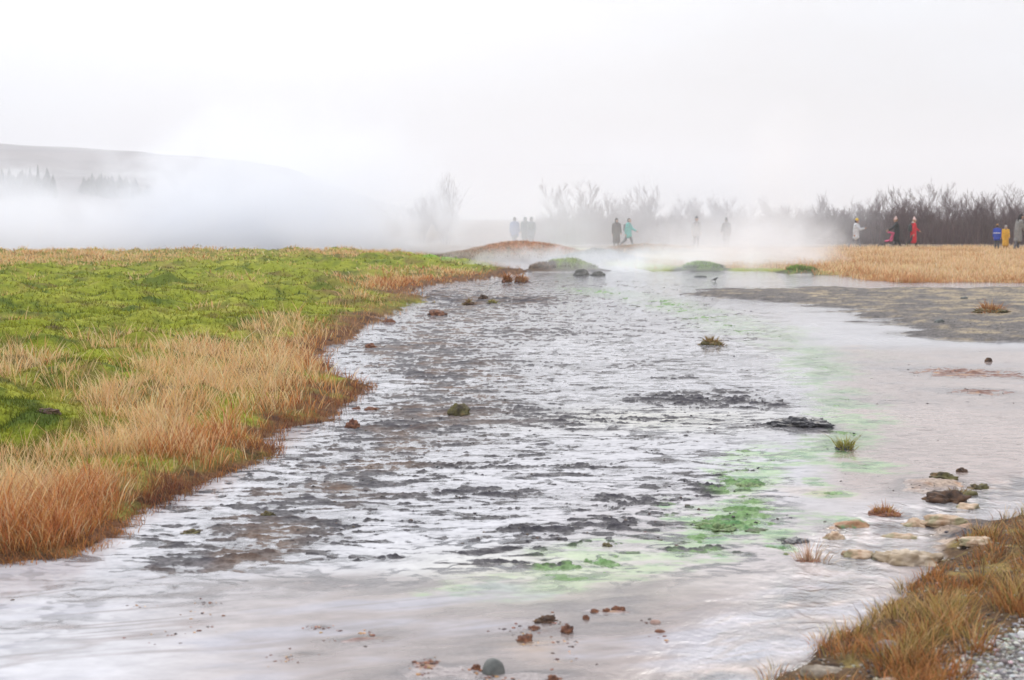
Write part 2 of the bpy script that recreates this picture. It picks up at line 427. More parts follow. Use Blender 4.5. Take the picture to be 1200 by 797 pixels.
    bank = mixc(moss, litter, np.clip(straw * 1.0, 0, 1) * 0.85 * np.maximum(ss(-0.35, 0.15, fbm(X * 1.5, Y * 1.3, 4, 96)), np.clip(1.8 * corner, 0, 1)))
    rust = (1 - ss(0.16 * wl_, 0.58 * wl_, sL + 0.35 * n1)) * (sL > -0.05)
    rust = np.maximum(rust, 0.9 * np.exp(-(((ua - 372) / 46) ** 2 + ((va - 474) / 16) ** 2)))
    rust = rust * (1 - 0.9 * np.exp(-(((ua - 480) / 60) ** 2 + ((va - 357) / 7) ** 2)))
    bank = mixc(bank, (0.135, 0.066, 0.038), rust * 0.95)
    bank = mixc(bank, (0.050, 0.030, 0.024), rust * ss(0.0, 0.35, fbm(X * 4, Y * 4, 3, 124)) * 0.8)
    rbank = np.zeros(X.shape + (3,)) + np.array([0.10, 0.065, 0.040])
    rbank = mixc(rbank, (0.20, 0.15, 0.06), ss(0.0, 0.4, fbm(X * 5, Y * 5, 3, 67)))
    rbank = mixc(rbank, (0.05, 0.036, 0.03), ss(0.1, 0.4, fine))
    rbank = mixc(rbank, (0.28, 0.27, 0.26), inP * 0.9)
    field = np.zeros(X.shape + (3,)) + np.array([0.30, 0.19, 0.09])
    field = mixc(field, (0.22, 0.26, 0.06), ss(0.0, 0.4, -sF + 2.0) * ss(10.5, 8.5, X) * 0.9)
    c = mud
    c = mixc(c, bank, ss(-0.04, 0.06, sL))
    c = mixc(c, rbank, ss(-0.03, 0.05, sR))
    c = mixc(c, field, ss(-0.2, 0.4, sF))
    plainc = np.zeros(X.shape + (3,)) + np.array([0.20, 0.15, 0.10])
    plainc = mixc(plainc, (0.13, 0.10, 0.08), ss(-0.2, 0.4, fbm(X * 0.05, Y * 0.02, 3, 69)))
    c = mixc(c, plainc, plain)
    for k, (cc, cd) in enumerate([((0.34, 0.20, 0.13), (0.26, 0.22, 0.18)), ((0.19, 0.195, 0.18), (0.15, 0.15, 0.15)), ((0.21, 0.27, 0.06), (0.14, 0.13, 0.09)),
                                  ((0.16, 0.11, 0.06), (0.10, 0.07, 0.05)), ((0.15, 0.22, 0.05), (0.09, 0.10, 0.07)), ((0.13, 0.19, 0.05), (0.08, 0.08, 0.05)),
                                  ((0.30, 0.20, 0.11), (0.16, 0.15, 0.12)), ((0.26, 0.17, 0.10), (0.14, 0.13, 0.11)), ((0.15, 0.26, 0.03), (0.15, 0.24, 0.03))]):
        top = ss(0.35, 0.75, mk[k] + 0.4 * n1 + 0.3 * fbm(X * 5, Y * 3, 3, 97)) * ss(-0.6, 0.1, fbm(X * 3.5, Y * 2.5, 3, 98))
        c = mixc(c, cd, ss(0.12, 0.3, mk[k]))
        c = mixc(c, cc, top)
    wet = np.clip((0.013 - z) / 0.026, 0, 1) * (sL < 0.05) * (sR < 0.05) * (sF < 0.0)
    o['rgh'] = np.where(far > 0.5, 0.95, np.clip(0.92 - 0.62 * wet, 0.26, 0.95))
    o['z'], o['c'] = z, c
    o['sL'], o['sR'], o['sF'], o['sP'], o['straw'], o['rust'], o['ua'], o['va'], o['gpock'] = sL, sR, sF, sP, straw, rust, ua, va, gpock
    # ---- water colour
    w = np.zeros(X.shape + (3,)) + np.array([0.55, 0.545, 0.575])
    w = mixc(w, (0.47, 0.385, 0.352), np.clip(rflat + 0.55 * ss(540, 640, v) * ss(560, 800, u), 0, 1))
    w = mixc(w, (0.335, 0.272, 0.245), 0.85 * nearf * ss(80, 420, u + 80 * lo))
    w = mixc(w, (0.34, 0.50, 0.25), np.clip(ss(0.12, 0.5, alg * (0.8 + 2.0 * fbm(X * 3.0, Y * 6.0, 5, 70, 0.68))) * 0.85, 0, 1))
    w = mixc(w, (0.13, 0.30, 0.13), np.clip(ss(0.35, 0.8, alg * (0.7 + 2.2 * fbm(X * 5, Y * 9, 4, 75, 0.65))), 0, 1) * 0.9)
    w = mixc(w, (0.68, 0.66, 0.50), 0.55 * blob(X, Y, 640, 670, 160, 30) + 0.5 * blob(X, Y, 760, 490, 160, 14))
    w = mixc(w, (0.62, 0.42, 0.24), np.clip(0.5 * blob(X, Y, 930, 580, 60, 10) + 0.5 * blob(X, Y, 1000, 408, 24, 4) + 0.4 * blob(X, Y, 620, 760, 40, 20), 0, 1) * ss(-0.3, 0.3, n1))
    w = mixc(w, (0.11, 0.115, 0.13), np.clip(st * 0.95, 0, 1) * ss(-0.5, 0.2, fbm(X * 5, Y * 5, 3, 71)))
    w = mixc(w, (0.34, 0.34, 0.39), 0.75 * ss(-0.05, 0.35, -tong) * nearf)
    flow = X * 0.5 + Y * 0.35 + 0.5 * fbm(X * 0.7, Y * 0.7, 3, 113)
    fl = ss(0.70, 0.95, 1 - np.abs(fbm(flow * 0.8, (Y - 0.45 * X) * 4.0 + 1.2 * fbm(X * 0.8, Y * 0.8, 2, 114), 3, 115)) * 2.6)
    w = mixc(w, (0.27, 0.235, 0.23), 0.75 * fl * nearf * ss(-0.3, 0.3, fbm(X * 1.5, Y * 1.5, 3, 116)))
    w = mixc(w, (0.33, 0.27, 0.255), 0.7 * ss(0.22, 0.40, tong) * nearf)
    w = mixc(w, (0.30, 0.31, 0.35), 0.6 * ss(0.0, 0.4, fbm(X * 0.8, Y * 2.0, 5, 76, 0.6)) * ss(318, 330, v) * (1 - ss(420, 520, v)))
    w = w * (1 + 0.10 * np.clip(grain, -0.7, 0.5) * (1 - 0.8 * nearf))[..., None]
    w = mixc(w, (0.20, 0.135, 0.115), 0.8 * np.clip(rflat, 0, 1) * ss(0.22, 0.42, fbm(X * 4, Y * 9, 4, 126, 0.66)))
    w = mixc(w, (0.070, 0.070, 0.085), np.clip(0.97 * lines + 0.7 * lzone * ss(0.20, 0.45, grain + 0.6 * spk), 0, 1))
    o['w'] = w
    o['rip'] = np.clip(0.07 + 0.9 * np.exp(-(dS / 0.34) ** 2) + 0.12 * ss(700, 780, v) * ss(560, 700, u) + 0.25 * ss(20, 34, Y), 0, 1)
    return o


# ------------------------------------------------------------------ mesh helpers
def mesh_np(name, V, loops, starts, totals, mats=(), cols=None, smooth=True, attrs=None):
    me = bpy.data.meshes.new(name)
    me.vertices.add(len(V))
    me.vertices.foreach_set('co', np.asarray(V, np.float32).ravel())
    me.loops.add(len(loops))
    me.loops.foreach_set('vertex_index', np.asarray(loops, np.int32))
    me.polygons.add(len(starts))
    me.polygons.foreach_set('loop_start', np.asarray(starts, np.int32))
    me.polygons.foreach_set('loop_total', np.asarray(totals, np.int32))
    me.update(calc_edges=True)
    if smooth:
        me.polygons.foreach_set('use_smooth', np.ones(len(starts), bool))
    if cols is not None:
        a = me.color_attributes.new('Col', 'FLOAT_COLOR', 'POINT')
        a.data.foreach_set('color', np.concatenate([cols, np.ones((len(cols), 1))], 1).astype(np.float32).ravel())
    for k, val in (attrs or {}).items():
        a = me.attributes.new(k, 'FLOAT', 'POINT')
        a.data.foreach_set('value', val.astype(np.float32))
    for m in mats:
        me.materials.append(m)
    return me


def quads(V, Q, *a, **k):
    Q = np.asarray(Q)
    return mesh_np(a[0], V, Q.ravel(), np.arange(len(Q)) * 4, np.full(len(Q), 4), *a[1:], **k)


def link(name, me, parent=None, loc=None):
    o = bpy.data.objects.new(name, me)
    COL.objects.link(o)
    if parent:
        o.parent = parent
    if loc is not None:
        o.location = loc
    return o


def tag(o, label, cat=None, group=None, kind=None):
    o['label'] = label
    if cat:
        o['category'] = cat
    if group:
        o['group'] = group
    if kind:
        o['kind'] = kind
    return o


def material(name):
    m = bpy.data.materials.new(name)
    m.use_nodes = True
    t = m.node_tree
    t.nodes.clear()
    out = t.nodes.new('ShaderNodeOutputMaterial')
    return m, G(t), out


def attr(gg, name, what='Color'):
    a = gg.n.new('ShaderNodeAttribute')
    a.attribute_name = name
    return a.outputs[what]


def bump(gg, h, strength, dist):
    b = gg.n.new('ShaderNodeBump')
    b.inputs['Strength'].default_value = 1.0
    gg.put(b.inputs['Strength'], strength)
    b.inputs['Distance'].default_value = dist
    gg.l.new(h, b.inputs['Height'])
    return b.outputs[0]


def objco(gg):
    return gg.n.new('ShaderNodeTexCoord').outputs['Object']


# ------------------------------------------------------------------ materials
def mat_ground():
    m, q, out = material('wet_earth')
    p = q.n.new('ShaderNodeBsdfPrincipled')
    co = objco(q)
    f1 = q.noise(co, 38.0, 5.0, 0.65)
    f2 = q.noise(co, 7.0, 4.0, 0.6)
    f = q.m('MULTIPLY', q.remap(f1, 0.3, 0.7, 0.72, 1.3), q.remap(f2, 0.3, 0.7, 0.82, 1.18))
    c = q.v('SCALE', attr(q, 'Col'), scale=f)
    q.l.new(c, p.inputs['Base Color'])
    q.l.new(attr(q, 'rgh', 'Fac'), p.inputs['Roughness'])
    q.l.new(q.remap(attr(q, 'rgh', 'Fac'), 0.55, 0.9, 0.5, 0.04, False), p.inputs['Specular IOR Level'])
    q.l.new(bump(q, q.m('ADD', f1, q.m('MULTIPLY', f2, 2.0)), 0.8, 0.012), p.inputs['Normal'])
    q.l.new(p.outputs[0], out.inputs['Surface'])
    return m


def mat_water():
    m, q, out = material('milky_water')
    co = objco(q)
    st = q.v('MULTIPLY', co, (1.0, 0.75, 1.0))
    r1 = q.noise(st, 7.0, 4.0, 0.55, 0.6)
    r2 = q.noise(st, 34.0, 4.0, 0.65)
    h = q.m('ADD', r1, q.m('MULTIPLY', r2, 0.35))
    nrm = bump(q, h, attr(q, 'rip', 'Fac'), 0.020)
    d = q.n.new('ShaderNodeBsdfDiffuse')
    blot = q.noise(q.v('MULTIPLY', co, (1.0, 1.8, 1.0)), 5.0, 9.0, 0.68)
    c = q.v('SCALE', attr(q, 'Col'), scale=q.remap(blot, 0.3, 0.7, 0.84, 1.10))
    q.l.new(c, d.inputs['Color'])
    t = q.n.new('ShaderNodeBsdfTransparent')
    mx = q.n.new('ShaderNodeMixShader')
    q.l.new(attr(q, 'depth', 'Fac'), mx.inputs[0])
    q.l.new(t.outputs[0], mx.inputs[1])
    q.l.new(d.outputs[0], mx.inputs[2])
    gl = q.n.new('ShaderNodeBsdfGlossy')
    gl.inputs['Roughness'].default_value = 0.05
    q.l.new(nrm, gl.inputs['Normal'])
    fr = q.n.new('ShaderNodeFresnel')
    fr.inputs['IOR'].default_value = 1.33
    q.l.new(nrm, fr.inputs['Normal'])
    m2 = q.n.new('ShaderNodeMixShader')
    q.l.new(fr.outputs[0], m2.inputs[0])
    q.l.new(mx.outputs[0], m2.inputs[1])
    q.l.new(gl.outputs[0], m2.inputs[2])
    q.l.new(m2.outputs[0], out.inputs['Surface'])
    return m


def mat_blade():
    m, q, out = material('grass_blade')
    c = attr(q, 'Col')
    d = q.n.new('ShaderNodeBsdfDiffuse')
    t = q.n.new('ShaderNodeBsdfTranslucent')
    q.l.new(c, d.inputs['Color'])
    q.l.new(c, t.inputs['Color'])
    mx = q.n.new('ShaderNodeMixShader')
    mx.inputs[0].default_value = 0.38
    q.l.new(d.outputs[0], mx.inputs[1])
    q.l.new(t.outputs[0], mx.inputs[2])
    q.l.new(mx.outputs[0], out.inputs['Surface'])
    return m


def mat_noise(name, c1, c2, scale=8.0, rough=0.85, c3=None, bumpd=0.01, lo=0.35, hi=0.65, spec=0.3):
    """two or three colours broken up by noise, with a bumped surface"""
    m, q, out = material(name)
    p = q.n.new('ShaderNodeBsdfPrincipled')
    co = objco(q)
    f = q.noise(co, scale, 5.0, 0.62)
    c = q.mix(q.remap(f, lo, hi), (*c1, 1), (*c2, 1))
    if c3:
        f3 = q.noise(q.v('ADD', co, (3.7, 1.1, 8.2)), scale * 0.6, 4.0, 0.6)
        c = q.mix(q.remap(f3, 0.52, 0.66), c, (*c3, 1))
    q.l.new(c, p.inputs['Base Color'])
    p.inputs['Roughness'].default_value = rough
    p.inputs['Specular IOR Level'].default_value = spec
    q.l.new(bump(q, q.noise(co, scale * 3, 4.0, 0.65), 0.7, bumpd), p.inputs['Normal'])
    q.l.new(p.outputs[0], out.inputs['Surface'])
    return m


MG, MW, MB = mat_ground(), mat_water(), mat_blade()

# ------------------------------------------------------------------ ground sheet and water
ca = np.tan(np.linspace(-0.385, 0.385, 1080))
cols_a = np.concatenate([-np.geomspace(1.5, abs(ca[0]) * 1.02, 50), ca, np.geomspace(ca[-1] * 1.02, 1.5, 50)])
vv = np.concatenate([np.linspace(1500, 850, 40, endpoint=False), np.linspace(850, 292, 760, endpoint=False), np.linspace(292, 276, 70, endpoint=False)])
rows_y = F * H / (vv - HZ)
rows_y = np.concatenate([[-30, -8, -1.0, 1.0], rows_y, np.geomspace(rows_y[-1] * 1.02, 2600, 60)])
nc, nr = len(cols_a), len(rows_y)
gx = cols_a[None, :] * (np.maximum(rows_y, 2.0)[:, None])
gx[:4] = cols_a[None, :] * 8.0
gy = np.repeat(rows_y[:, None], nc, 1)
parts = []
for i in range(0, nr, 120):
    parts.append(ground(gx[i:i + 120], gy[i:i + 120]))
gd = {k: np.concatenate([p[k] for p in parts]) for k in ('z', 'c', 'rgh', 'w', 'rip')}
gz = gd['z']
gz = np.where(gy < 1.5, 0.0, gz)
idx = np.arange(nr * nc).reshape(nr, nc)
Q = np.stack([idx[:-1, :-1], idx[:-1, 1:], idx[1:, 1:], idx[1:, :-1]], -1).reshape(-1, 4)
V = np.stack([gx, gy, gz], -1).reshape(-1, 3)
gme = quads(V, Q, 'ground', [MG], cols=gd['c'].reshape(-1, 3), attrs={'rgh': gd['rgh'].ravel()})
tag(link('ground', gme), 'mud flat, mossy banks and plain as one sheet of ground', kind='structure')
# water: only where the ground lies low enough
keep = (gz[:-1, :-1].clip(None, 9) < 0.03) | (gz[1:, 1:] < 0.03) | (gz[1:, :-1] < 0.03) | (gz[:-1, 1:] < 0.03)
keep &= (gy[1:, 1:] < 140) & (gy[:-1, :-1] > 1.5) & (np.abs(gx[:-1, :-1]) < 60)
Qw = Q[keep.ravel()]
used, inv = np.unique(Qw, return_inverse=True)
depth = 1 - np.exp(-np.clip(0.0 - gz.ravel()[used], 0, 1) / 0.012)
Vw = V[used].copy()
Vw[:, 2] = 0.0
wme = quads(Vw, inv.reshape(-1, 4), 'water', [MW], cols=gd['w'].reshape(-1, 3)[used], attrs={'depth': depth, 'rip': gd['rip'].ravel()[used]})
tag(link('water', wme), 'shallow milky hot spring water lying over the mud flat', kind='structure')


def gz_at(x, y):
    o = ground(np.array([float(x)]), np.array([float(y)]))
    return float(o['z'][0])


# ------------------------------------------------------------------ grass
def blades(name, P, h, wd, lean, ang, c0, c1, bend=0.5):
    """one mesh of many grass blades: base points P, height, width, lean amount and direction, base and tip colours"""
    n = len(P)
    dx, dy = np.cos(ang), np.sin(ang)
    fa = rng.uniform(0, 2 * np.pi, n)
    sxv, syv = np.cos(fa) * wd * 0.5, np.sin(fa) * wd * 0.5
    V = np.zeros((n, 5, 3))
    for k, (t, wf) in enumerate([(0, 1), (0, -1), (0.55, 0.8), (0.55, -0.8), (1, 0)]):
        off = lean * h * (t * (1 - bend) + bend * t * t)
        V[:, k, 0] = P[:, 0] + dx * off + sxv * wf
        V[:, k, 1] = P[:, 1] + dy * off + syv * wf
        V[:, k, 2] = P[:, 2] + h * t * np.sqrt(np.maximum(1 - 0.45 * np.minimum(lean, 1.3) ** 2 * t, 0.1)) - (0.01 if k < 2 else 0)
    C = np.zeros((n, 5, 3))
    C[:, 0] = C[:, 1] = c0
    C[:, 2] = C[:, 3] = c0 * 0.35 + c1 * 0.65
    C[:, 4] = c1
    b = np.arange(n)[:, None] * 5
    loops = np.concatenate([b + np.array([[0, 1, 3, 2]]), b + np.array([[2, 3, 4]])], 1).ravel()
    starts = (np.arange(n)[:, None] * 7 + np.array([[0, 4]])).ravel()
    totals = np.tile([4, 3], n)
    return mesh_np(name, V.reshape(-1, 3), loops, starts, totals, [MB], cols=C.reshape(-1, 3), smooth=False)


def jit(c, n, s=0.18, hs=0.06):
    k = np.exp(rng.normal(0, s, n))[:, None]
    return np.clip(np.asarray(c) * k * np.exp(rng.normal(0, hs, (n, 3))), 0.005, 0.9)


def pick(cs, n, p=None):
    i = rng.choice(len(cs), n, p=p)
    return np.asarray(cs)[i]


def scatter_px(n, u0, u1, v0, v1, z=0.0, pw=1.0):
    u = rng.uniform(u0, u1, n)
    v = v0 + (v1 - v0) * rng.uniform(0, 1, n) ** pw
    a, b = (u - 600) / F, (v - 398.5) / F
    dy, dz = CP - b * SP, -SP - b * CP
    t = (z - H) / dz
    return a * t, dy * t


def tufted(X, Y, k, spread, outward=0.55):
    """spread each tuft centre into k blades leaning outwards"""
    n = len(X)
    a = rng.uniform(0, 2 * np.pi, (n, k))
    r = np.sqrt(rng.uniform(0, 1, (n, k))) * spread[:, None]
    return (X[:, None] + np.cos(a) * r).ravel(), (Y[:, None] + np.sin(a) * r).ravel(), a.ravel(), (r / spread[:, None]).ravel()


STRAW = [(0.74, 0.53, 0.28), (0.80, 0.63, 0.39), (0.66, 0.40, 0.18), (0.72, 0.50, 0.29)]
RUST = [(0.46, 0.19, 0.075), (0.30, 0.11, 0.05), (0.54, 0.26, 0.09), (0.17, 0.06, 0.04)]

# tall straw on the left bank
X, Y = scatter_px(11000, -140, 640, 272, 690, 0.3, 0.9)
X2, Y2 = scatter_px(9000, -140, 640, 268, 325, 0.4, 1.0)
X, Y = np.concatenate([X, X2]), np.concatenate([Y, Y2])
o = ground(X, Y)
ok = (rng.uniform(0, 1, len(X)) < np.clip(o['straw'] * 1.1 - 0.12, 0, 1) * np.maximum(0.20 + 1.1 * ss(-0.25, 0.25, fbm(X * 1.5, Y * 1.3, 4, 96)), 1.2 * np.exp(-(((o['ua'] - 60) / 130) ** 2 + ((o['va'] - 640) / 60) ** 2)))) & (o['sL'] > 0.12) & (Y > 4.5)
X, Y = X[ok], Y[ok]
K = 18
TX, TY, ta, tr = tufted(X, Y, K, np.clip(Y * 0.013, 0.08, 0.5))
o = ground(TX, TY)
ok = (o['sL'] > 0.05) & (o['z'] > 0.02)
TX, TY, ta, tr = TX[ok], TY[ok], ta[ok], tr[ok]
o = {k: val[ok] for k, val in o.items()}
n = len(TX)
edge = 1 - ss(0.25, 0.95, o['sL'] + 0.25 * fbm(TX * 1.5, TY * 1.5, 3, 81))
orange = np.clip(0.8 * edge - 0.15 + ss(0.05, 0.4, fbm(TX * 1.1, TY * 1.0, 3, 82)) * 0.75 + 0.5 * ss(560, 640, o['va']) + 0.8 * np.exp(-(((o['ua'] - 490) / 70) ** 2 + ((o['va'] - 330) / 12) ** 2)), 0, 1)
orange = orange * (1 - 0.7 * np.exp(-(((o['ua'] - 350) / 80) ** 2 + ((o['va'] - 405) / 30) ** 2)))
tipc = np.where((rng.uniform(0, 1, n) < orange * 0.75)[:, None], pick(RUST[:3], n) * 1.15, pick(STRAW, n))
hh = rng.uniform(0.07, 0.22, n) * np.where(rng.uniform(0, 1, n) < 0.08, 1.6, 1.0) * (1 - 0.35 * ss(14, 40, TY)) * (1 - 0.3 * edge) * (0.75 + 0.5 * o['straw']) * (1 + 0.55 * np.exp(-(((o['ua'] - 365) / 60) ** 2 + ((o['va'] - 405) / 26) ** 2)))
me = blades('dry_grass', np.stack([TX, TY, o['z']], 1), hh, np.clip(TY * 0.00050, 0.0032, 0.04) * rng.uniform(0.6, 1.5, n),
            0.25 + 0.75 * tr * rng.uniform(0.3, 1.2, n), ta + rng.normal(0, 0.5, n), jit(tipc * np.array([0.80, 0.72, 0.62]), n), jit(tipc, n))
tag(link('dry_grass', me), 'tall dry straw-coloured grass along the left stream bank', kind='stuff')
# rust-red heath along the water's edge
X, Y = scatter_px(120000, -140, 640, 300, 720, 0.05, 1.0)
o = ground(X, Y)
ok = (rng.uniform(0, 1, len(X)) < o['rust'] * (0.25 + ss(-0.25, 0.2, fbm(X * 3, Y * 3, 3, 108)))) & (o['sL'] > -0.02) & (Y > 4.5) & (Y < 50)
X, Y = X[ok], Y[ok]
o = {k: val[ok] for k, val in o.items()}
n = len(X)
warm = ss(-0.35, 0.15, fbm(X * 1.1, Y * 1.1, 3, 83)) * (1 - 0.6 * np.exp(-(((o['ua'] - 380) / 60) ** 2 + ((o['va'] - 470) / 30) ** 2)))
tipc = np.where((rng.uniform(0, 1, n) < warm)[:, None], pick([RUST[0], RUST[2], (0.40, 0.20, 0.08)], n), pick([RUST[1], RUST[3], (0.24, 0.11, 0.065), (0.34, 0.17, 0.08)], n))
isf = rng.uniform(0, 1, n) < ss(16, 24, Y) * 0.85
tipc = np.where(isf[:, None], pick([(0.60, 0.33, 0.15), (0.66, 0.42, 0.22), (0.48, 0.23, 0.09)], n), tipc)
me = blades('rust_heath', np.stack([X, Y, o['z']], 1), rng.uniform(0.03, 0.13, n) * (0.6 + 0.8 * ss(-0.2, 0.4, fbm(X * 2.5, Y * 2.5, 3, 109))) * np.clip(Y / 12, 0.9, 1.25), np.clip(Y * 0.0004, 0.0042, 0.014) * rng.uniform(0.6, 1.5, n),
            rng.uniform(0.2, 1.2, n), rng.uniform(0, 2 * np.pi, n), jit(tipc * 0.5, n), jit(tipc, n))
tag(link('heath', me), 'rust red heath and sedge hanging over the water edge', kind='stuff')
# short moss and green grass
X, Y = scatter_px(190000, -150, 640, 276, 660, 0.35, 1.0)
o = ground(X, Y)
ok = (rng.uniform(0, 1, len(X)) < 1.0 - 0.75 * o['straw']) & (o['sL'] > 0.45) & (o['rust'] < 0.5) & (Y > 4.5)
X, Y = X[ok], Y[ok]
o = {k: val[ok] for k, val in o.items()}
n = len(X)
c = o['c'] * rng.uniform(0.95, 1.35, n)[:, None]
me = blades('green_grass', np.stack([X, Y, o['z']], 1), rng.uniform(0.014, 0.055, n) * np.clip(Y / 14, 1, 1.5), np.clip(Y * 0.0006, 0.0035, 0.035) * rng.uniform(0.6, 1.4, n),
            rng.uniform(0.3, 1.2, n), rng.uniform(0, 2 * np.pi, n), np.clip(c * 0.6, 0.005, 0.9), np.clip(jit(c, n, 0.25) * np.array([1.15, 1.05, 1.0]), 0.005, 0.9))
tag(link('green_grass', me), 'short bright green grass and moss on the hummocky left bank', kind='stuff')
# bottom right bank
X, Y = scatter_px(3600, 860, 1300, 575, 860, 0.1, 1.0)
o = ground(X, Y)
ok = (o['sR'] > 0.04) & (o['sP'] < -0.02) & (fbm(X * 3, Y * 3, 3, 84) > -0.02) & (rng.uniform(0, 1, len(X)) < 0.62)
X, Y = X[ok], Y[ok]
TX, TY, ta, tr = tufted(X, Y, 18, np.full(len(X), 0.05))
o = ground(TX, TY)
ok = (o['sR'] > 0.03) & (o['sP'] < 0.03)
TX, TY, ta, tr = TX[ok], TY[ok], ta[ok], tr[ok]
o = {k: val[ok] for k, val in o.items()}
n = len(TX)
zone = fbm(TX * 2.2, TY * 2.2, 3, 85)
tipc = np.where((zone > 0.16)[:, None], pick([(0.58, 0.38, 0.16), (0.46, 0.34, 0.11), (0.66, 0.46, 0.24)], n), pick([(0.52, 0.24, 0.09), (0.36, 0.145, 0.06), (0.60, 0.31, 0.13)], n))
tipc = np.where((rng.uniform(0, 1, n) < 0.22)[:, None], pick([(0.16, 0.08, 0.05), (0.24, 0.20, 0.07)], n), tipc)
hh = rng.uniform(0.03, 0.13, n) * (0.55 + 0.5 * ss(0.1, 0.6, o['sR'])) * (0.8 + 0.6 * ss(-0.2, 0.3, zone))
me = blades('bank_grass', np.stack([TX, TY, o['z']], 1), hh, rng.uniform(0.0022, 0.0045, n), 0.3 + 0.85 * tr * rng.uniform(0.3, 1.3, n), ta + rng.normal(0, 0.6, n),
            jit(tipc * np.array([0.45, 0.42, 0.36]), n), jit(tipc, n))
tag(link('bank_grass', me), 'brown and ochre withered grass on the right hand bank', kind='stuff')
# short growth on the mounds beyond the water
gp = []
for (mx, my, rx, ry, mh) in MOUNDS:
    n0 = int(2600 * rx * ry / (my / 50) ** 2)
    gp.append((mx + rng.normal(0, 0.75, n0) * rx, my + rng.normal(0, 0.75, n0) * ry))
X, Y = np.concatenate([p[0] for p in gp]), np.concatenate([p[1] for p in gp])
o = ground(X, Y)
ok = (o['z'] > 0.10) & (o['sL'] < 0.3)
X, Y, cc_, zz_ = X[ok], Y[ok], o['c'][ok], o['z'][ok]
n = len(X)
me = blades('mound_growth', np.stack([X, Y, zz_], 1), rng.uniform(0.03, 0.13, n), rng.uniform(0.012, 0.03, n), rng.uniform(0.2, 1.1, n), rng.uniform(0, 6.28, n), jit(cc_ * 1.2, n, 0.3), jit(cc_ * 1.7, n, 0.35))
tag(link('mound_growth', me), 'short moss and withered grass on the mounds beyond the water', kind='stuff')
# the field in front of the thicket
n0 = 150000
Y = rng.uniform(0, 1, n0) ** 1.4 * 42 + 37
X = rng.uniform(-0.02, 0.47, n0) * Y + 2.0
o = ground(X, Y)
u_, v_ = px(X, Y, o['z'])
ok = (o['sF'] > 0.05) & (rng.uniform(0, 1, n0) < ss(900, 1060, u_ + 90 * fbm(X * 0.3, Y * 0.3, 2, 86)) * 0.97 + 0.03)
X, Y, u_ = X[ok], Y[ok], u_[ok]
o = {k: val[ok] for k, val in o.items()}
n = len(X)
frt = 1 - ss(0.3, 2.4, o['sF'])
tipc = np.where((rng.uniform(0, 1, n) < 0.08 + 0.6 * frt + 0.6 * ss(0.0, 0.35, fbm(X * 0.35, Y * 0.25, 3, 87)))[:, None], pick([(0.52, 0.28, 0.13), (0.58, 0.36, 0.19)], n), pick([(0.76, 0.57, 0.35), (0.70, 0.50, 0.28), (0.80, 0.63, 0.42)], n))
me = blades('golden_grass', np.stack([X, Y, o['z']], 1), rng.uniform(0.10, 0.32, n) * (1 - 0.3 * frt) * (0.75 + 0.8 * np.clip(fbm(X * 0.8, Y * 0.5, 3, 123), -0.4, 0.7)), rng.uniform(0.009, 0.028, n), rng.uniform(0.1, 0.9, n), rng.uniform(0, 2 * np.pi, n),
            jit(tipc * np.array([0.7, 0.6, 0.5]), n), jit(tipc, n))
tag(link('golden_grass', me), 'golden dry grass field in front of the bare thicket', kind='stuff')

# ------------------------------------------------------------------ distant hill and wood
nx, ny = 220, 90
hu = np.linspace(-900, 760, nx)
hy = np.linspace(330, 2500, ny)
prof_u = [-900, -300, -100, 0, 60, 130, 200, 232, 300, 360, 430, 520, 640, 760]
prof_v = [190, 176, 174, 172.5, 171.5, 175, 179.5, 184, 188, 197, 228, 257, 257, 257]
pz = (HZ - np.interp(hu, prof_u, prof_v)) * 1400 / F
HX = np.repeat(((hu - 600) / F)[None, :], ny, 0) * 1400 * np.linspace(0.75, 1.35, ny)[:, None]
HY = np.repeat(hy[:, None], nx, 1)
HZ_ = pz[None, :] * ss(330, 1400, HY) * (1 - 0.25 * ss(1500, 2500, HY)) + ss(400, 900, HY) * 4 * fbm(HX * 0.006, HY * 0.006, 4, 91) - 0.6


def hill_z(x, y):
    u = 600 + F * x / (1400 * np.interp(y, hy, np.linspace(0.75, 1.35, ny)))
    return float((HZ - np.interp(u, prof_u, prof_v)) * 1400 / F * ss(330, 1400, y) * (1 - 0.25 * ss(1500, 2500, y)) + ss(400, 900, y) * 4 * fbm(np.array([x * 0.006]), np.array([y * 0.006]), 4, 91)[0] - 0.6)


i2 = np.arange(nx * ny).reshape(ny, nx)
hill = quads(np.stack([HX, HY, HZ_], -1).reshape(-1, 3), np.stack([i2[:-1, :-1], i2[:-1, 1:], i2[1:, 1:], i2[1:, :-1]], -1).reshape(-1, 4), 'hill',
             [mat_noise('heath_hill', (0.085, 0.075, 0.08), (0.15, 0.13, 0.125), 0.012, 0.95, (0.24, 0.235, 0.235), 0.5)])
tag(link('hill', hill), 'low grey brown hill rising above the steam', kind='structure')


def cones(name, spots, mat):
    V, Fc = [], []
    for (x, y, z, h, r) in spots:
        tiers = 6
        for t in range(tiers):
            z0, z1 = z + h * (0.08 + 0.78 * t / tiers), z + h * min(1.0, 0.08 + 0.78 * t / tiers + 0.34)
            rr = r * (1 - t / tiers) ** 0.9 + 0.1
            b = len(V)
            m = 9
            for k in range(m):
                a = 2 * math.pi * k / m + t
                q = rr * (0.55 + 0.6 * random.random())
                V.append((x + q * math.cos(a), y + q * math.sin(a), z0 - 0.05 * h * random.random()))
            V.append((x, y, z1))
            for k in range(m):
                Fc.append((b + k, b + (k + 1) % m, b + m))
    me = bpy.data.meshes.new(name)
    me.from_pydata(V, [], Fc)
    me.materials.append(mat)
    return me


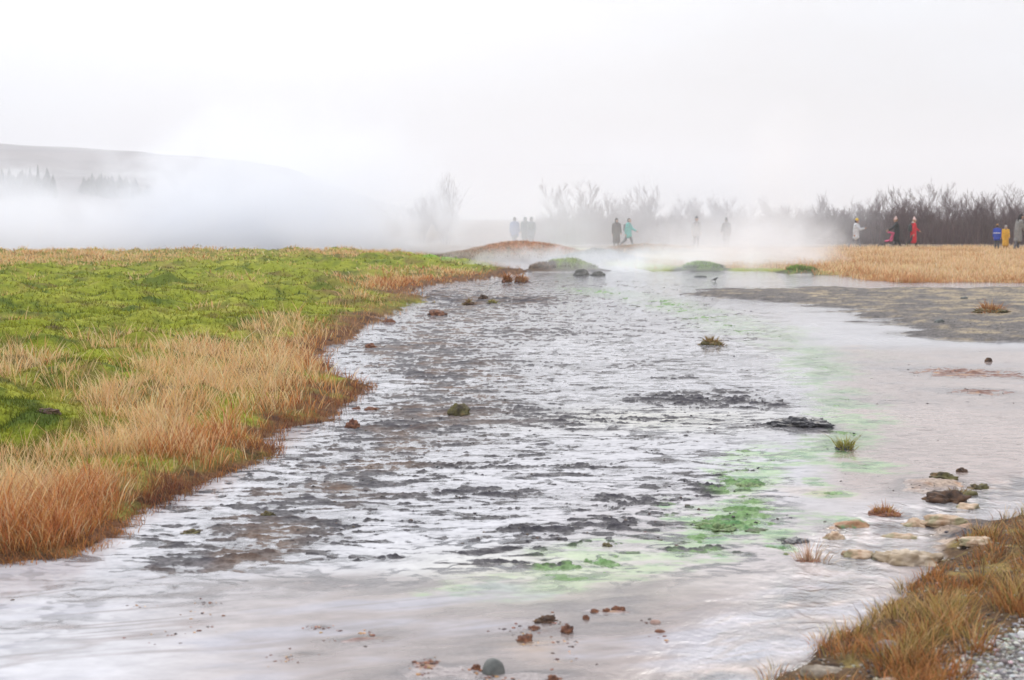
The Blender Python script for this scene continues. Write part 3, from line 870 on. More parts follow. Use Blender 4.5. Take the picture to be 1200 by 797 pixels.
spots = []
for _ in range(520):
    if random.random() < 0.72:
        u = random.uniform(-190, 40) + random.expovariate(1 / 14.0)
        y = random.uniform(590, 760)
    else:
        u = random.gauss(132, 15)
        y = random.uniform(640, 740)
    x = (u - 600) / F * y
    spots.append((x, y, hill_z(x, y), random.uniform(4.5, 11.5) * (0.8 if u > 80 else 1.0), random.uniform(1.6, 3.4)))
x = (48 - 600) / F * 610
spots.append((x, 610, hill_z(x, 610), 15.5, 2.8))
wood = link('wood', cones('wood', spots, mat_noise('dark_conifer', (0.025, 0.030, 0.026), (0.05, 0.055, 0.042), 0.4, 0.9)))
tag(wood, 'dark conifer wood on the foot of the hill', kind='stuff')

# ------------------------------------------------------------------ bare shrubs
M_BARK = mat_noise('grey_bark', (0.085, 0.066, 0.062), (0.15, 0.12, 0.11), 6.0, 0.9)
M_TWIG = mat_noise('twigs', (0.15, 0.105, 0.105), (0.22, 0.165, 0.165), 3.0, 0.9)


def tubes(name, lines, mat, sides=3):
    V, Q = [], []
    for pts, rad in lines:
        b = len(V)
        for i, p in enumerate(pts):
            d = (pts[min(i + 1, len(pts) - 1)] - pts[max(i - 1, 0)]).normalized()
            e = d.cross(Vector((0.3, 0.9, 0.1))).normalized()
            f = d.cross(e)
            for k in range(sides):
                a = 2 * math.pi * k / sides
                V.append(p + (e * math.cos(a) + f * math.sin(a)) * rad[i])
        for i in range(len(pts) - 1):
            for k in range(sides):
                k2 = (k + 1) % sides
                Q.append((b + i * sides + k, b + i * sides + k2, b + (i + 1) * sides + k2, b + (i + 1) * sides + k))
    return quads([tuple(v) for v in V], Q, name, [mat])


def shrub_lines(seed, h, stems, spread, twiggy):
    rd = random.Random(seed)
    trunk, crown = [], []

    def grow(p, d, ln, r, lv):
        n = 5
        pts, rad = [p.copy()], [r]
        for i in range(n):
            d = (d + Vector((rd.gauss(0, .07), rd.gauss(0, .07), rd.gauss(0.03, .04)))).normalized()
            p = p + d * ln / n
            pts.append(p.copy())
            rad.append(max(r * (1 - 0.8 * (i + 1) / n), 0.0055))
        (trunk if lv == 0 else crown).append((pts, rad))
        if lv < 3:
            for _ in range([8, 6, twiggy + 1][lv]):
                t = rd.uniform(0.25, 0.98)
                i = min(int(t * n), n - 1)
                q = pts[i].lerp(pts[i + 1], t * n - i)
                sd = Vector((rd.gauss(0, 1), rd.gauss(0, 1), 0)).normalized()
                nd_ = (d * 0.75 + sd * rd.uniform(0.3, 0.8) + Vector((0, 0, 0.35))).normalized()
                grow(q, nd_, ln * rd.uniform(0.38, 0.62), max(rad[i] * 0.55, 0.0065), lv + 1)
    for k in range(stems):
        a = rd.uniform(0, 2 * math.pi)
        d = Vector((math.cos(a) * spread * rd.random(), math.sin(a) * spread * rd.random(), 1)).normalized()
        grow(Vector((math.cos(a) * 0.15, math.sin(a) * 0.15, -0.1)), d, h * rd.uniform(0.6, 0.85), 0.030, 0)
    return trunk, crown


protos = []
for k, (h, st, sp, tw) in enumerate([(3.0, 5, .5, 3), (3.4, 4, .35, 3), (2.6, 6, .7, 3), (3.2, 3, .3, 4), (2.8, 5, .6, 3), (3.6, 4, .45, 3), (3.0, 7, .9, 2)]):
    tl, cl_ = shrub_lines(100 + k, h, st, sp, tw)
    protos.append((tubes('trunk', tl, M_BARK, 4), tubes('crown', cl_, M_TWIG, 3)))


def shrub(u, y, hs, k, label, group=None, rz=0.0, wide=1.0):
    x = (u - 600) / F * y
    o = bpy.data.objects.new('bare_shrub', None)
    COL.objects.link(o)
    o.location = (x, y, gz_at(x, y) - 0.03)
    o.rotation_euler = (0, 0, rz)
    o.scale = (hs * wide, hs * wide, hs)
    tag(o, label, 'shrub', group)
    link('trunk', protos[k][0], o)
    link('crown', protos[k][1], o)
    return o


GS = 'bare shrubs of the thicket'
special = [  # u, y, scale, proto, label, width
    (524, 92, 1.42, 6, 'broad rounded bare shrub rising alone out of the thick steam', 0.95),
    (494, 96, 1.22, 4, 'faint low bare shrub in the steam left of the broad rounded one', 1.0),
    (752, 93, 1.35, 3, 'tallest bare shrub behind the couple with the teal jacket', 1.15),
    (684, 95, 1.2, 1, 'pale grey bare shrub half lost in steam, well left of the teal jacket', 1.0),
    (722, 96, 1.15, 0, 'bare shrub directly behind the brown-coated walker', 1.0),
    (655, 97, 1.1, 5, 'faint bare shrub just right of the two walkers side by side in steam', 1.0),
    (1048, 95, 1.30, 3, 'tall open-topped bare shrub standing above the pink-hatted walker', 1.1),
    (1000, 96, 1.15, 2, 'low bare shrub behind the yellow-hatted walker', 1.1),
    (1081, 97, 1.12, 1, 'narrow bare shrub just right of the red coat', 0.9),
    (1107, 98, 1.12, 5, 'bare shrub with a forked top, second to the right of the red coat', 0.9),
    (1134, 94, 1.22, 3, 'tallest bare shrub between the red coat and the yellow coat', 1.0),
    (1152, 97, 1.15, 0, 'dense bare shrub just left of the blue-coated child', 0.95),
    (1186, 95, 1.12, 1, 'bare shrub directly behind the long grey coat', 1.0),
]
for (u, y, hs, k, lb, w) in special:
    shrub(u, y, hs * (0.80 if u > 600 else 0.84), k, lb, GS, random.uniform(0, 6.28), w)
LOW = 'low bare grey brown shrub in the hazy thicket, no taller than its neighbours'
for i in range(95):
    u = 640 + i * 6.6 + random.uniform(-5, 5)
    y = random.uniform(92, 118)
    shrub(u, y, random.uniform(0.55, 0.80) * (y / 98) * (0.88 if u < 900 else 1.0), random.randrange(7), LOW, GS + ', low ones', random.uniform(0, 6.28), random.uniform(0.85, 1.15))
# tangled undergrowth between them
n0 = 40000
Y = rng.uniform(90, 116, n0)
X = (rng.uniform(625, 1330, n0) - 600) / F * Y
o = ground(X, Y)
cB = pick([(0.12, 0.085, 0.082), (0.15, 0.105, 0.098), (0.085, 0.06, 0.062)], n0)
me = blades('undergrowth', np.stack([X, Y, o['z']], 1), rng.uniform(0.5, 2.5, n0) * (0.8 + 0.3 * fbm(X * 0.4, Y * 0.3, 3, 95)), rng.uniform(0.012, 0.032, n0), rng.uniform(0.0, 0.5, n0), rng.uniform(0, 6.28, n0), jit(cB, n0), jit(cB, n0))
tag(link('undergrowth', me), 'brown tangled undergrowth filling the thicket between the bare shrubs', kind='stuff')

# ------------------------------------------------------------------ stones, clods and tufts
from mathutils import noise as mno


def lump_bm(size, seed, jag=0.28, freq=1.6, flat=0.35, sub=4, tiers=0.0):
    """an uneven lump, size = full width, depth, height; base cut flat below ground"""
    bm = bmesh.new()
    bmesh.ops.create_icosphere(bm, subdivisions=sub, radius=1.0)
    off = Vector((seed * 3.17, seed * 1.31, seed * 0.77))
    for v in bm.verts:
        p = v.co.copy()
        d = 1 + jag * (mno.fractal(p * freq + off, 0.9, 2.1, 4) + 0.35 * abs(mno.noise(p * freq * 3.1 + off)))
        q = p * d
        if q.z < -flat:
            q.z = -flat + (q.z + flat) * 0.15
        v.co = Vector((q.x * size[0] / 2, q.y * size[1] / 2, (q.z + flat * 0.6) * size[2] / 1.5))
    for f in bm.faces:
        f.smooth = True
    return bm


def lump(name, u, v, w, h, label, cat, mat, seed, depth=1.0, jag=0.28, freq=1.6, z=None, sub=4, group=None, sink=0.0):
    """lump whose foot is seen at photo pixel (u, v), w and h in photo pixels there"""
    x, y = at(u, v, 0.0 if z is None else z)
    gzv = gz_at(x, y)
    if z is None and gzv > 0.03:
        x, y = at(u, v, gzv)
        gzv = gz_at(x, y)
    W, Hh = w * y / F, h * y / F
    jag *= 1.25
    sink += 0.18
    me = bpy.data.meshes.new(name)
    bm = lump_bm((W, W * depth, Hh), seed, jag, freq, sub=sub)
    bm.to_mesh(me)
    bm.free()
    me.materials.append(mat)
    o = link(name, me, loc=(x, y + W * depth * 0.5, max(gzv, -0.012) - sink * Hh))
    o.rotation_euler = (0, 0, random.uniform(-0.3, 0.3))
    tag(o, label, cat, group)
    return o


def tuft(u, v, w, h, label, cols, clodcol, seed, nb=260, clod=0.5, lean=0.8, name='grass_tuft'):
    """a tuft of blades on its own clod of earth"""
    x, y = at(u, v, 0.0)
    gzv = max(gz_at(x, y), -0.005)
    W, Hh = w * y / F, h * y / F
    o = lump(name, u, v, w * 0.9, h * clod, label, 'grass tuft', clodcol, seed, 0.9, 0.3, 2.0, z=0.0)
    o.rotation_euler = (0, 0, 0)
    a = rng.uniform(0, 6.28, nb)
    r = np.sqrt(rng.uniform(0, 1, nb)) * W * 0.30
    ea = seed * 1.7
    r = r * (1 + 0.45 * np.cos(a * 2 + ea) + 0.25 * np.cos(a * 5 + ea * 3))
    P = np.stack([np.cos(a) * r + W * 0.05 * math.sin(ea), np.sin(a) * r, np.full(nb, Hh * clod * 0.45) - r * 0.4], 1)
    c = pick(cols, nb)
    rr = r / (W * 0.30)
    me = blades('grass', P, Hh * rng.uniform(0.3, 1.2, nb) * (0.8 + 0.3 * np.cos(a * 3 + ea)) * (1 - clod * 0.4), np.full(nb, max(0.003, 0.0006 * y)) * rng.uniform(0.7, 1.4, nb), lean * rr * rng.uniform(0.3, 1.5, nb) + rng.uniform(0, 0.3, nb), a + rng.normal(0, 0.5, nb), jit(c * 0.5, nb), jit(c, nb))
    link('grass', me, o)
    return o


M_PEAT = mat_noise('peat', (0.035, 0.024, 0.020), (0.11, 0.060, 0.035), 14.0, 0.85, (0.15, 0.085, 0.04), 0.012)
M_PEATG = mat_noise('mossy_peat', (0.05, 0.04, 0.026), (0.13, 0.115, 0.045), 14.0, 0.85, (0.20, 0.13, 0.06), 0.012)
M_RUST = mat_noise('rust_crust', (0.10, 0.040, 0.026), (0.24, 0.105, 0.055), 18.0, 0.75, (0.04, 0.032, 0.032), 0.008)
M_STONE = mat_noise('dark_stone', (0.10, 0.105, 0.10), (0.17, 0.175, 0.165), 16.0, 0.7, (0.07, 0.08, 0.06), 0.006)
M_STONE2 = mat_noise('grey_stone', (0.16, 0.155, 0.16), (0.28, 0.27, 0.27), 14.0, 0.8, (0.11, 0.10, 0.11), 0.006)
M_PALE = mat_noise('pale_stone', (0.22, 0.185, 0.145), (0.36, 0.31, 0.25), 14.0, 0.85, (0.14, 0.11, 0.08), 0.006)
M_SINTER = mat_noise('sinter_crust', (0.30, 0.185, 0.105), (0.46, 0.35, 0.25), 13.0, 0.65, (0.22, 0.19, 0.10), 0.008, spec=0.5)
M_SINTERG = mat_noise('green_sinter_crust', (0.26, 0.19, 0.11), (0.40, 0.32, 0.24), 9.0, 0.65, (0.10, 0.125, 0.07), 0.008, spec=0.5)
M_MUDL = mat_noise('black_mud', (0.022, 0.022, 0.027), (0.075, 0.072, 0.08), 16.0, 0.4, (0.11, 0.10, 0.085), 0.02, spec=0.5)
M_BOULD = mat_noise('wet_boulder', (0.07, 0.07, 0.065), (0.14, 0.135, 0.12), 3.0, 0.7, None, 0.04)
M_ALGA = mat_noise('algae_mat', (0.085, 0.15, 0.055), (0.24, 0.31, 0.14), 34.0, 0.8, (0.10, 0.10, 0.075), 0.02)

OLIVE = [(0.34, 0.25, 0.09), (0.26, 0.20, 0.07), (0.30, 0.17, 0.08)]
YGR = [(0.36, 0.33, 0.09), (0.46, 0.38, 0.13), (0.24, 0.24, 0.06)]
ORG = [(0.46, 0.22, 0.08), (0.36, 0.15, 0.06), (0.52, 0.30, 0.12)]
PAL = [(0.62, 0.42, 0.28), (0.56, 0.34, 0.22), (0.68, 0.50, 0.36)]
tuft(834, 405, 30, 15, 'rounded olive brown grass tuft alone on pale wet mud', OLIVE, M_PEATG, 1, 420, 0.5, 1.0)
tuft(993, 528, 26, 26, 'yellow green grass tuft with long upright blades on a black clod', YGR, M_MUDL, 2, 240, 0.35, 0.9)
tuft(1169, 371, 46, 17, 'low rusty orange grass tuft on the grey gravel spit', ORG, M_PEATG, 3, 500, 0.4, 1.3)
tuft(950, 660, 36, 34, 'pale pinkish straw tuft beside the grey rivulet', PAL, M_RUST, 4, 130, 0.2, 1.0)
tuft(594, 331, 13, 14, 'small dark rust tuft at the tip of the left bank', ORG[:2], M_RUST, 5, 260, 0.5, 0.9)
tuft(611, 331, 20, 13, 'wide orange tuft at the far tip of the left bank', ORG, M_RUST, 6, 320, 0.5, 1.0)
tuft(550, 358, 16, 9, 'flat brown grassy clod beside two small clods in far water', OLIVE, M_PEAT, 7, 200, 0.6, 1.0)
tuft(576, 356, 13, 7, 'little olive tuft right of a small black clod', YGR, M_PEATG, 8, 160, 0.5, 1.0)
tuft(1040, 606, 46, 20, 'matted rusty grass clod at the head of the small rapids', ORG, M_RUST, 9, 420, 0.55, 1.1)
tuft(1132, 583, 52, 15, 'olive mossy clod amid a heap of peat on the right', OLIVE, M_PEATG, 10, 300, 0.6, 1.0)
C = 'clod'
lump('peat_clod', 538, 488, 26, 18, 'brown mossy clod mirrored in the middle of the water', C, M_PEATG, 21, 0.9, 0.35, 1.8)
lump('peat_clod', 512, 370, 20, 10, 'reddish brown clod in shallow water off the green point', C, M_RUST, 22, 0.9, 0.35, 1.8)
lump('peat_clod', 566, 351, 10, 7, 'small black clod between two grassy clods in far water', C, M_PEAT, 23)
lump('peat_clod', 413, 502, 15, 13, 'dark rust clod just off the heathy point', C, M_RUST, 24, 0.9, 0.4, 2.0)
lump('peat_clod', 434, 481, 17, 7, 'flat dark red clod off the tip of the heathy point', C, M_RUST, 25, 0.8, 0.35, 2)
lump('peat_clod', 418, 480, 10, 6, 'little dark clod tucked beside the heathy point', C, M_RUST, 26, 0.8, 0.35, 2)
lump('peat_clod', 455, 378, 14, 8, 'dark clod at the tip of the small green spit', C, M_RUST, 27, 0.8, 0.35, 2)
lump('peat_clod', 434, 408, 14, 7, 'dark red clod beside the bank, between green spit and heath', C, M_RUST, 33, 0.8, 0.35, 2)
lump('stone', 578, 792, 28, 27, 'round dark grey stone at the lower edge of the water', 'stone', M_STONE, 28, 0.9, 0.10, 0.9)
lump('stone', 774, 742, 17, 10, 'oval dark rust stone below a paler pebble', 'stone', M_RUST, 29, 0.7, 0.10, 1.0)
lump('pebble', 768, 731, 14, 8, 'pinkish pebble just above an oval rust stone', 'stone', mat_noise('pink_stone', (0.26, 0.16, 0.13), (0.36, 0.25, 0.21), 14, 0.7), 30, 0.8, 0.14, 1.0)
lump('rust_clod', 616, 752, 19, 12, 'two-toned black and orange clod, left one of the rust clods', C, M_RUST, 31, 0.8, 0.45, 2.0)
lump('rust_clod', 640, 730, 24, 10, 'knobbly black clod with a rusty foot, farthest of the loose group', C, M_PEAT, 32, 0.7, 0.6, 2.2)
lump('rust_clod', 626, 738, 14, 7, 'small red clod below the knobbly black one', C, M_RUST, 34, 0.8, 0.4, 2)
lump('rust_clod', 665, 742, 15, 12, 'upright red brown clod right of the knobbly black one', C, M_RUST, 35, 0.8, 0.4, 2)
lump('rust_clod', 687, 726, 8, 8, 'single small upright red clod beside a row of red crumbs', C, M_RUST, 36, 0.8, 0.3, 2)
lump('rust_clod', 637, 764, 10, 5, 'little dark red clod midway to the round grey stone', C, M_RUST, 37, 0.8, 0.3, 2)
lump('rust_clod', 648, 799, 15, 12, 'orange brown clod cut by the lower picture edge', C, M_RUST, 38, 0.8, 0.4, 2)
lump('rust_clod', 558, 786, 10, 9, 'small reddish clod touching the round grey stone', C, M_RUST, 39, 0.8, 0.4, 2)
for (u, v, w, h, s_) in [(697, 718, 11, 5, 40), (711, 718, 9, 5, 41), (722, 715, 9, 6, 42), (729, 716, 8, 6, 43)]:
    lump('rust_crumb', u, v, w, h, 'little red crumb in the row of crumbs on smooth grey mud', C, M_RUST, s_, 0.8, 0.4, 2, sub=3, group='row of red crumbs on the mud')
lump('mud_hump', 945, 502, 66, 15, 'black humped mud bank with a knobbly top above the yellow green tuft', 'mud hump', M_MUDL, 144, 0.6, 0.4, 2.0, sub=5)
lump('mud_hump', 932, 638, 36, 9, 'small black mud hump beside bright green algae', 'mud hump', M_MUDL, 45, 0.9, 0.45, 2.4)
lump('mud_hump', 712, 641, 14, 9, 'single round dark clod on milky green mud', 'mud hump', M_PEATG, 46, 0.9, 0.35, 2.0)
lump('algae_mound', 845, 623, 50, 9, 'bright green algae mound, largest on the flat', 'algae mound', M_ALGA, 47, 0.9, 0.55, 2.6, sink=0.3, sub=5)
lump('algae_mound', 888, 625, 32, 9, 'dark half-bare algae mound joined to the largest one', 'algae mound', mat_noise('bare_algae', (0.06, 0.055, 0.04), (0.10, 0.17, 0.06), 14, 0.7), 48, 0.9, 0.4, 2.0, sink=0.15)
lump('algae_mound', 880, 572, 40, 9, 'green algae ridge right of a black mud ridge', 'algae mound', M_ALGA, 49, 0.9, 0.35, 2.0, sink=0.25)
lump('algae_mound', 976, 581, 34, 8, 'flat oval green algae patch, lower of a pair', 'algae mound', M_ALGA, 50, 0.8, 0.2, 1.6, sink=0.25)
lump('algae_mound', 960, 567, 20, 6, 'small oval green algae patch, upper of a pair', 'algae mound', M_ALGA, 51, 0.8, 0.2, 1.6, sink=0.25)
lump('algae_mound', 924, 651, 18, 7, 'vivid little green algae patch left of the pink straw tuft', 'algae mound', M_ALGA, 52, 0.8, 0.3, 1.6, sink=0.2)
lump('peat_clod', 1116, 590, 50, 18, 'broad dark brown clod, lowest of the peat heap on the right', C, M_PEAT, 53, 0.8, 0.5, 2.2)
lump('peat_clod', 1129, 554, 15, 10, 'round black stone-like clod topping the peat heap', C, M_PEAT, 54, 0.9, 0.25, 1.6)
lump('peat_clod', 1108, 563, 28, 9, 'green topped clod at the left of the peat heap', C, M_PEATG, 55, 0.8, 0.4, 2)
lump('peat_clod', 1150, 574, 26, 10, 'dark olive clod at the right of the peat heap', C, M_PEATG, 56, 0.8, 0.4, 2)
lump('sinter_lump', 1137, 597, 30, 11, 'tan crusted lump at the foot of the peat heap', 'sinter lump', M_SINTER, 57, 0.9, 0.25, 1.4)
SL = 'sinter lump'
lump('sinter_lump', 1077, 618, 30, 14, 'rounded tan lump in midstream of the rapids', SL, M_SINTER, 58, 0.9, 0.3, 1.5)
lump('sinter_lump', 1112, 620, 52, 13, 'long flat tan lump right of the rounded one', SL, M_SINTER, 59, 0.6, 0.3, 1.6)
lump('sinter_lump', 1010, 655, 44, 15, 'orange rimmed crusted lump left of the big one', SL, M_SINTER, 60, 0.7, 0.3, 1.4)
lump('sinter_lump', 1066, 664, 92, 30, 'biggest pale crusted lump, with a dark green stain', SL, M_SINTERG, 61, 0.6, 0.34, 1.5, sub=5, sink=0.12)
lump('sinter_lump', 1060, 632, 44, 9, 'low pale lump beneath the white water', SL, M_SINTER, 62, 0.6, 0.3, 1.4)
lump('sinter_lump', 979, 633, 26, 15, 'tan orange lump on the near side of a rusty slab', SL, M_SINTER, 63, 0.8, 0.32, 1.6)
lump('sinter_lump', 1000, 620, 48, 12, 'rusty slab with a green algae edge beside the rivulet', SL, mat_noise('green_rust', (0.22, 0.11, 0.06), (0.34, 0.19, 0.10), 10, 0.7, (0.10, 0.22, 0.10)), 64, 0.7, 0.35, 1.6)
lump('sinter_lump', 1150, 640, 40, 10, 'low pinkish lump close under the right bank grass', SL, M_SINTER, 65, 0.7, 0.3, 1.4)
lump('stone', 1160, 424, 9, 9, 'small black upright stone on the pink silt', 'stone', M_PEAT, 66, 0.9, 0.25, 1.4)
lump('stone', 1102, 378, 11, 7, 'small grey stone on the gravel spit left of the orange tuft', 'stone', M_STONE, 67, 0.9, 0.2, 1.2)
lump('stone', 1131, 351, 9, 4, 'tiny dark stone at the far edge of the gravel spit', 'stone', M_STONE, 68, 0.9, 0.2, 1.2)
lump('stone', 822, 325, 15, 5, 'flat dark stone lying in far water near the little bird', 'stone', M_STONE, 69, 0.8, 0.15, 1.0)
lump('boulder', 682, 323, 20, 12, 'dark rounded boulder at the edge of the steaming water', 'boulder', M_BOULD, 70, 0.9, 0.2, 1.0, sub=5)
lump('boulder', 701, 323, 16, 8, 'lower grey boulder right of the dark rounded one', 'boulder', M_BOULD, 71, 0.9, 0.25, 1.2, sub=5)
lump('stone', 1043, 762, 30, 24, 'grey blunt stone half sunk in the right bank grass', 'stone', M_STONE2, 72, 0.8, 0.2, 1.0, z=0.10)
lump('stone', 966, 792, 46, 15, 'pale flat slab of stone lying in the bank at lower right', 'stone', M_PALE, 73, 0.5, 0.2, 1.0, z=0.07)
lump('stone', 1046, 806, 36, 17, 'two-toned grey and cream stone at the lower picture edge', 'stone', M_PALE, 74, 0.8, 0.2, 1.0, z=0.10)
lump('stone', 1199, 742, 12, 12, 'white stone at the edge of the gravel path', 'stone', mat_noise('white_stone', (0.6, 0.6, 0.6), (0.75, 0.74, 0.72), 10, 0.8), 75, 0.9, 0.2, 1.0, z=0.13)
lump('peat_clod', 52, 483, 28, 8, 'dark brown bare clod in bright green moss', C, M_PEAT, 76, 0.8, 0.4, 2.0, z=0.30, sink=0.1)
lump('peat_clod', 222, 626, 22, 8, 'dark weedy clod in the water just off the left bank', C, M_PEATG, 77, 0.9, 0.45, 2.2)
lump('peat_clod', 313, 606, 14, 8, 'small dark clod standing in mirror water off the left bank', C, M_PEATG, 78, 0.9, 0.45, 2.2)
lump('pebble', 14, 704, 7, 7, 'tiny black pebble in mirror water at the left picture edge', 'stone', M_PEAT, 79, 0.9, 0.2, 1.2)
# loose gravel of the path corner and spit
def gravel(name, n, sampler, r0, r1, cols, label):
    bm = bmesh.new()
    bmesh.ops.create_icosphere(bm, subdivisions=1, radius=1.0)
    tv = np.array([v.co[:] for v in bm.verts])
    tf = np.array([[v.index for v in f.verts] for f in bm.faces])
    bm.free()
    X, Y, Z = sampler(n)
    n = len(X)
    r = rng.uniform(r0, r1, n) * rng.uniform(0.5, 1.3, n)
    Vg = tv[None] * (r[:, None, None] * rng.uniform(0.55, 1.25, (n, len(tv), 1))) * np.array([1, 1, 0.65]) + np.stack([X, Y, Z], 1)[:, None]
    c = jit(pick(cols, n), n, 0.25)
    Fg = (tf[None] + np.arange(n)[:, None, None] * len(tv)).reshape(-1, 3)
    me = mesh_np(name, Vg.reshape(-1, 3), Fg.ravel(), np.arange(len(Fg)) * 3, np.full(len(Fg), 3), [MB2], cols=np.repeat(c, len(tv), 0), smooth=False)
    tag(link(name, me), label, kind='stuff')


MB2, q_, out_ = material('gravel')
p_ = q_.n.new('ShaderNodeBsdfPrincipled')
q_.l.new(attr(q_, 'Col'), p_.inputs['Base Color'])
p_.inputs['Roughness'].default_value = 0.75
q_.l.new(p_.outputs[0], out_.inputs['Surface'])


def s_path(n):
    X, Y = scatter_px(n, 1080, 1330, 700, 850, 0.12)
    o = ground(X, Y)
    ok = rng.uniform(0, 1, n) < ss(-0.18, 0.08, o['sP'])
    return X[ok], Y[ok], o['z'][ok]


def s_bank(n):
    X, Y = scatter_px(n, 880, 1300, 600, 850, 0.08)
    o = ground(X, Y)
    ok = (o['sR'] > 0.0)
    return X[ok], Y[ok], o['z'][ok]


def s_flat(n):
    X, Y = scatter_px(n, 330, 1250, 330, 640, 0.0)
    o = ground(X, Y)
    ok = (o['sR'] < 0) & (o['sL'] < 0) & (o['z'] > -0.012) & (rng.uniform(0, 1, n) < 0.6)
    return X[ok], Y[ok], np.maximum(o['z'][ok], -0.004)


def s_red(n):
    X, Y = scatter_px(n, -40, 800, 690, 830, 0.0)
    m = np.zeros_like(X)
    for (bu, bv, ru, rv) in [(245, 713, 26, 8), (238, 735, 12, 8), (375, 736, 24, 4), (190, 748, 22, 8), (430, 745, 34, 8), (335, 770, 30, 6), (500, 782, 20, 9), (640, 735, 34, 12), (628, 765, 22, 16), (720, 716, 22, 3), (170, 712, 18, 4), (595, 790, 40, 8), (660, 752, 30, 16), (770, 737, 12, 8)]:
        m = np.maximum(m, blob(X, Y, bu, bv, ru, rv))
    ok = rng.uniform(0, 1, n) < m * ss(-0.1, 0.35, fbm(X * 7, Y * 7, 3, 120))
    o = ground(X[ok], Y[ok])
    return X[ok], Y[ok], np.maximum(o['z'], -0.002)


gravel('rust_crumbs', 16000, s_red, 0.003, 0.011, [(0.22, 0.09, 0.05), (0.14, 0.055, 0.04), (0.40, 0.22, 0.10), (0.06, 0.04, 0.035)], 'rust red crumbs strewn over the smooth near mud')
gravel('gravel', 9000, s_path, 0.004, 0.014, [(0.34, 0.33, 0.32), (0.22, 0.21, 0.20), (0.42, 0.41, 0.39), (0.13, 0.12, 0.12)], 'pale grey gravel in the lower right corner')
gravel('bank_grit', 2600, s_bank, 0.003, 0.012, [(0.22, 0.19, 0.16), (0.16, 0.11, 0.08), (0.30, 0.27, 0.22), (0.05, 0.04, 0.035)], 'grit and crumbs of earth on the right bank')
gravel('mud_crumbs', 6000, s_flat, 0.003, 0.013, [(0.035, 0.033, 0.036), (0.06, 0.05, 0.05), (0.10, 0.07, 0.055)], 'dark crumbs of mud sprinkled over the wet flat')


# ------------------------------------------------------------------ remeshed figures
def caps_mesh(name, caps, voxel, mat, smooth=4):
    """one continuous skin round a set of tapered limbs (p, r, q, s)"""
    bm = bmesh.new()
    for (p, r, q, s) in caps:
        b2 = bmesh.new()
        for (c, rad) in ((p, r), (q, s)):
            bmesh.ops.create_icosphere(b2, subdivisions=2, radius=rad, matrix=Matrix.Translation(c))
        h = bmesh.ops.convex_hull(b2, input=list(b2.verts))
        bmesh.ops.delete(b2, geom=[x for x in set(h['geom_interior'] + h['geom_unused']) if isinstance(x, bmesh.types.BMVert)], context='VERTS')
        tmp = bpy.data.meshes.new('tmp')
        b2.to_mesh(tmp)
        b2.free()
        bm.from_mesh(tmp)
        bpy.data.meshes.remove(tmp)
    me = bpy.data.meshes.new(name)
    bm.to_mesh(me)
    bm.free()
    ob = bpy.data.objects.new('tmp', me)
    COL.objects.link(ob)
    md = ob.modifiers.new('r', 'REMESH')
    md.mode = 'VOXEL'
    md.voxel_size = voxel
    md.use_smooth_shade = True
    if smooth:
        sm = ob.modifiers.new('s', 'SMOOTH')
        sm.iterations = smooth
        sm.factor = 0.5
    dg = bpy.context.evaluated_depsgraph_get()
    res = bpy.data.meshes.new_from_object(ob.evaluated_get(dg))
    bpy.data.objects.remove(ob)
    bpy.data.meshes.remove(me)
    res.name = name
    res.materials.clear()
    res.materials.append(mat)
    return res


_cm = {}


def cloth(c, rough=0.85):
    k = (tuple(c), rough)
    if k not in _cm:
        _cm[k] = mat_noise('cloth', tuple(np.array(c) * 0.85), tuple(np.minimum(np.array(c) * 1.15, 0.9)), 9.0, rough, None, 0.004)
    return _cm[k]


SKIN = mat_noise('skin', (0.42, 0.25, 0.18), (0.50, 0.31, 0.23), 20.0, 0.55, None, 0.001)


def V3(x, y, z):
    return Vector((x, y, z))


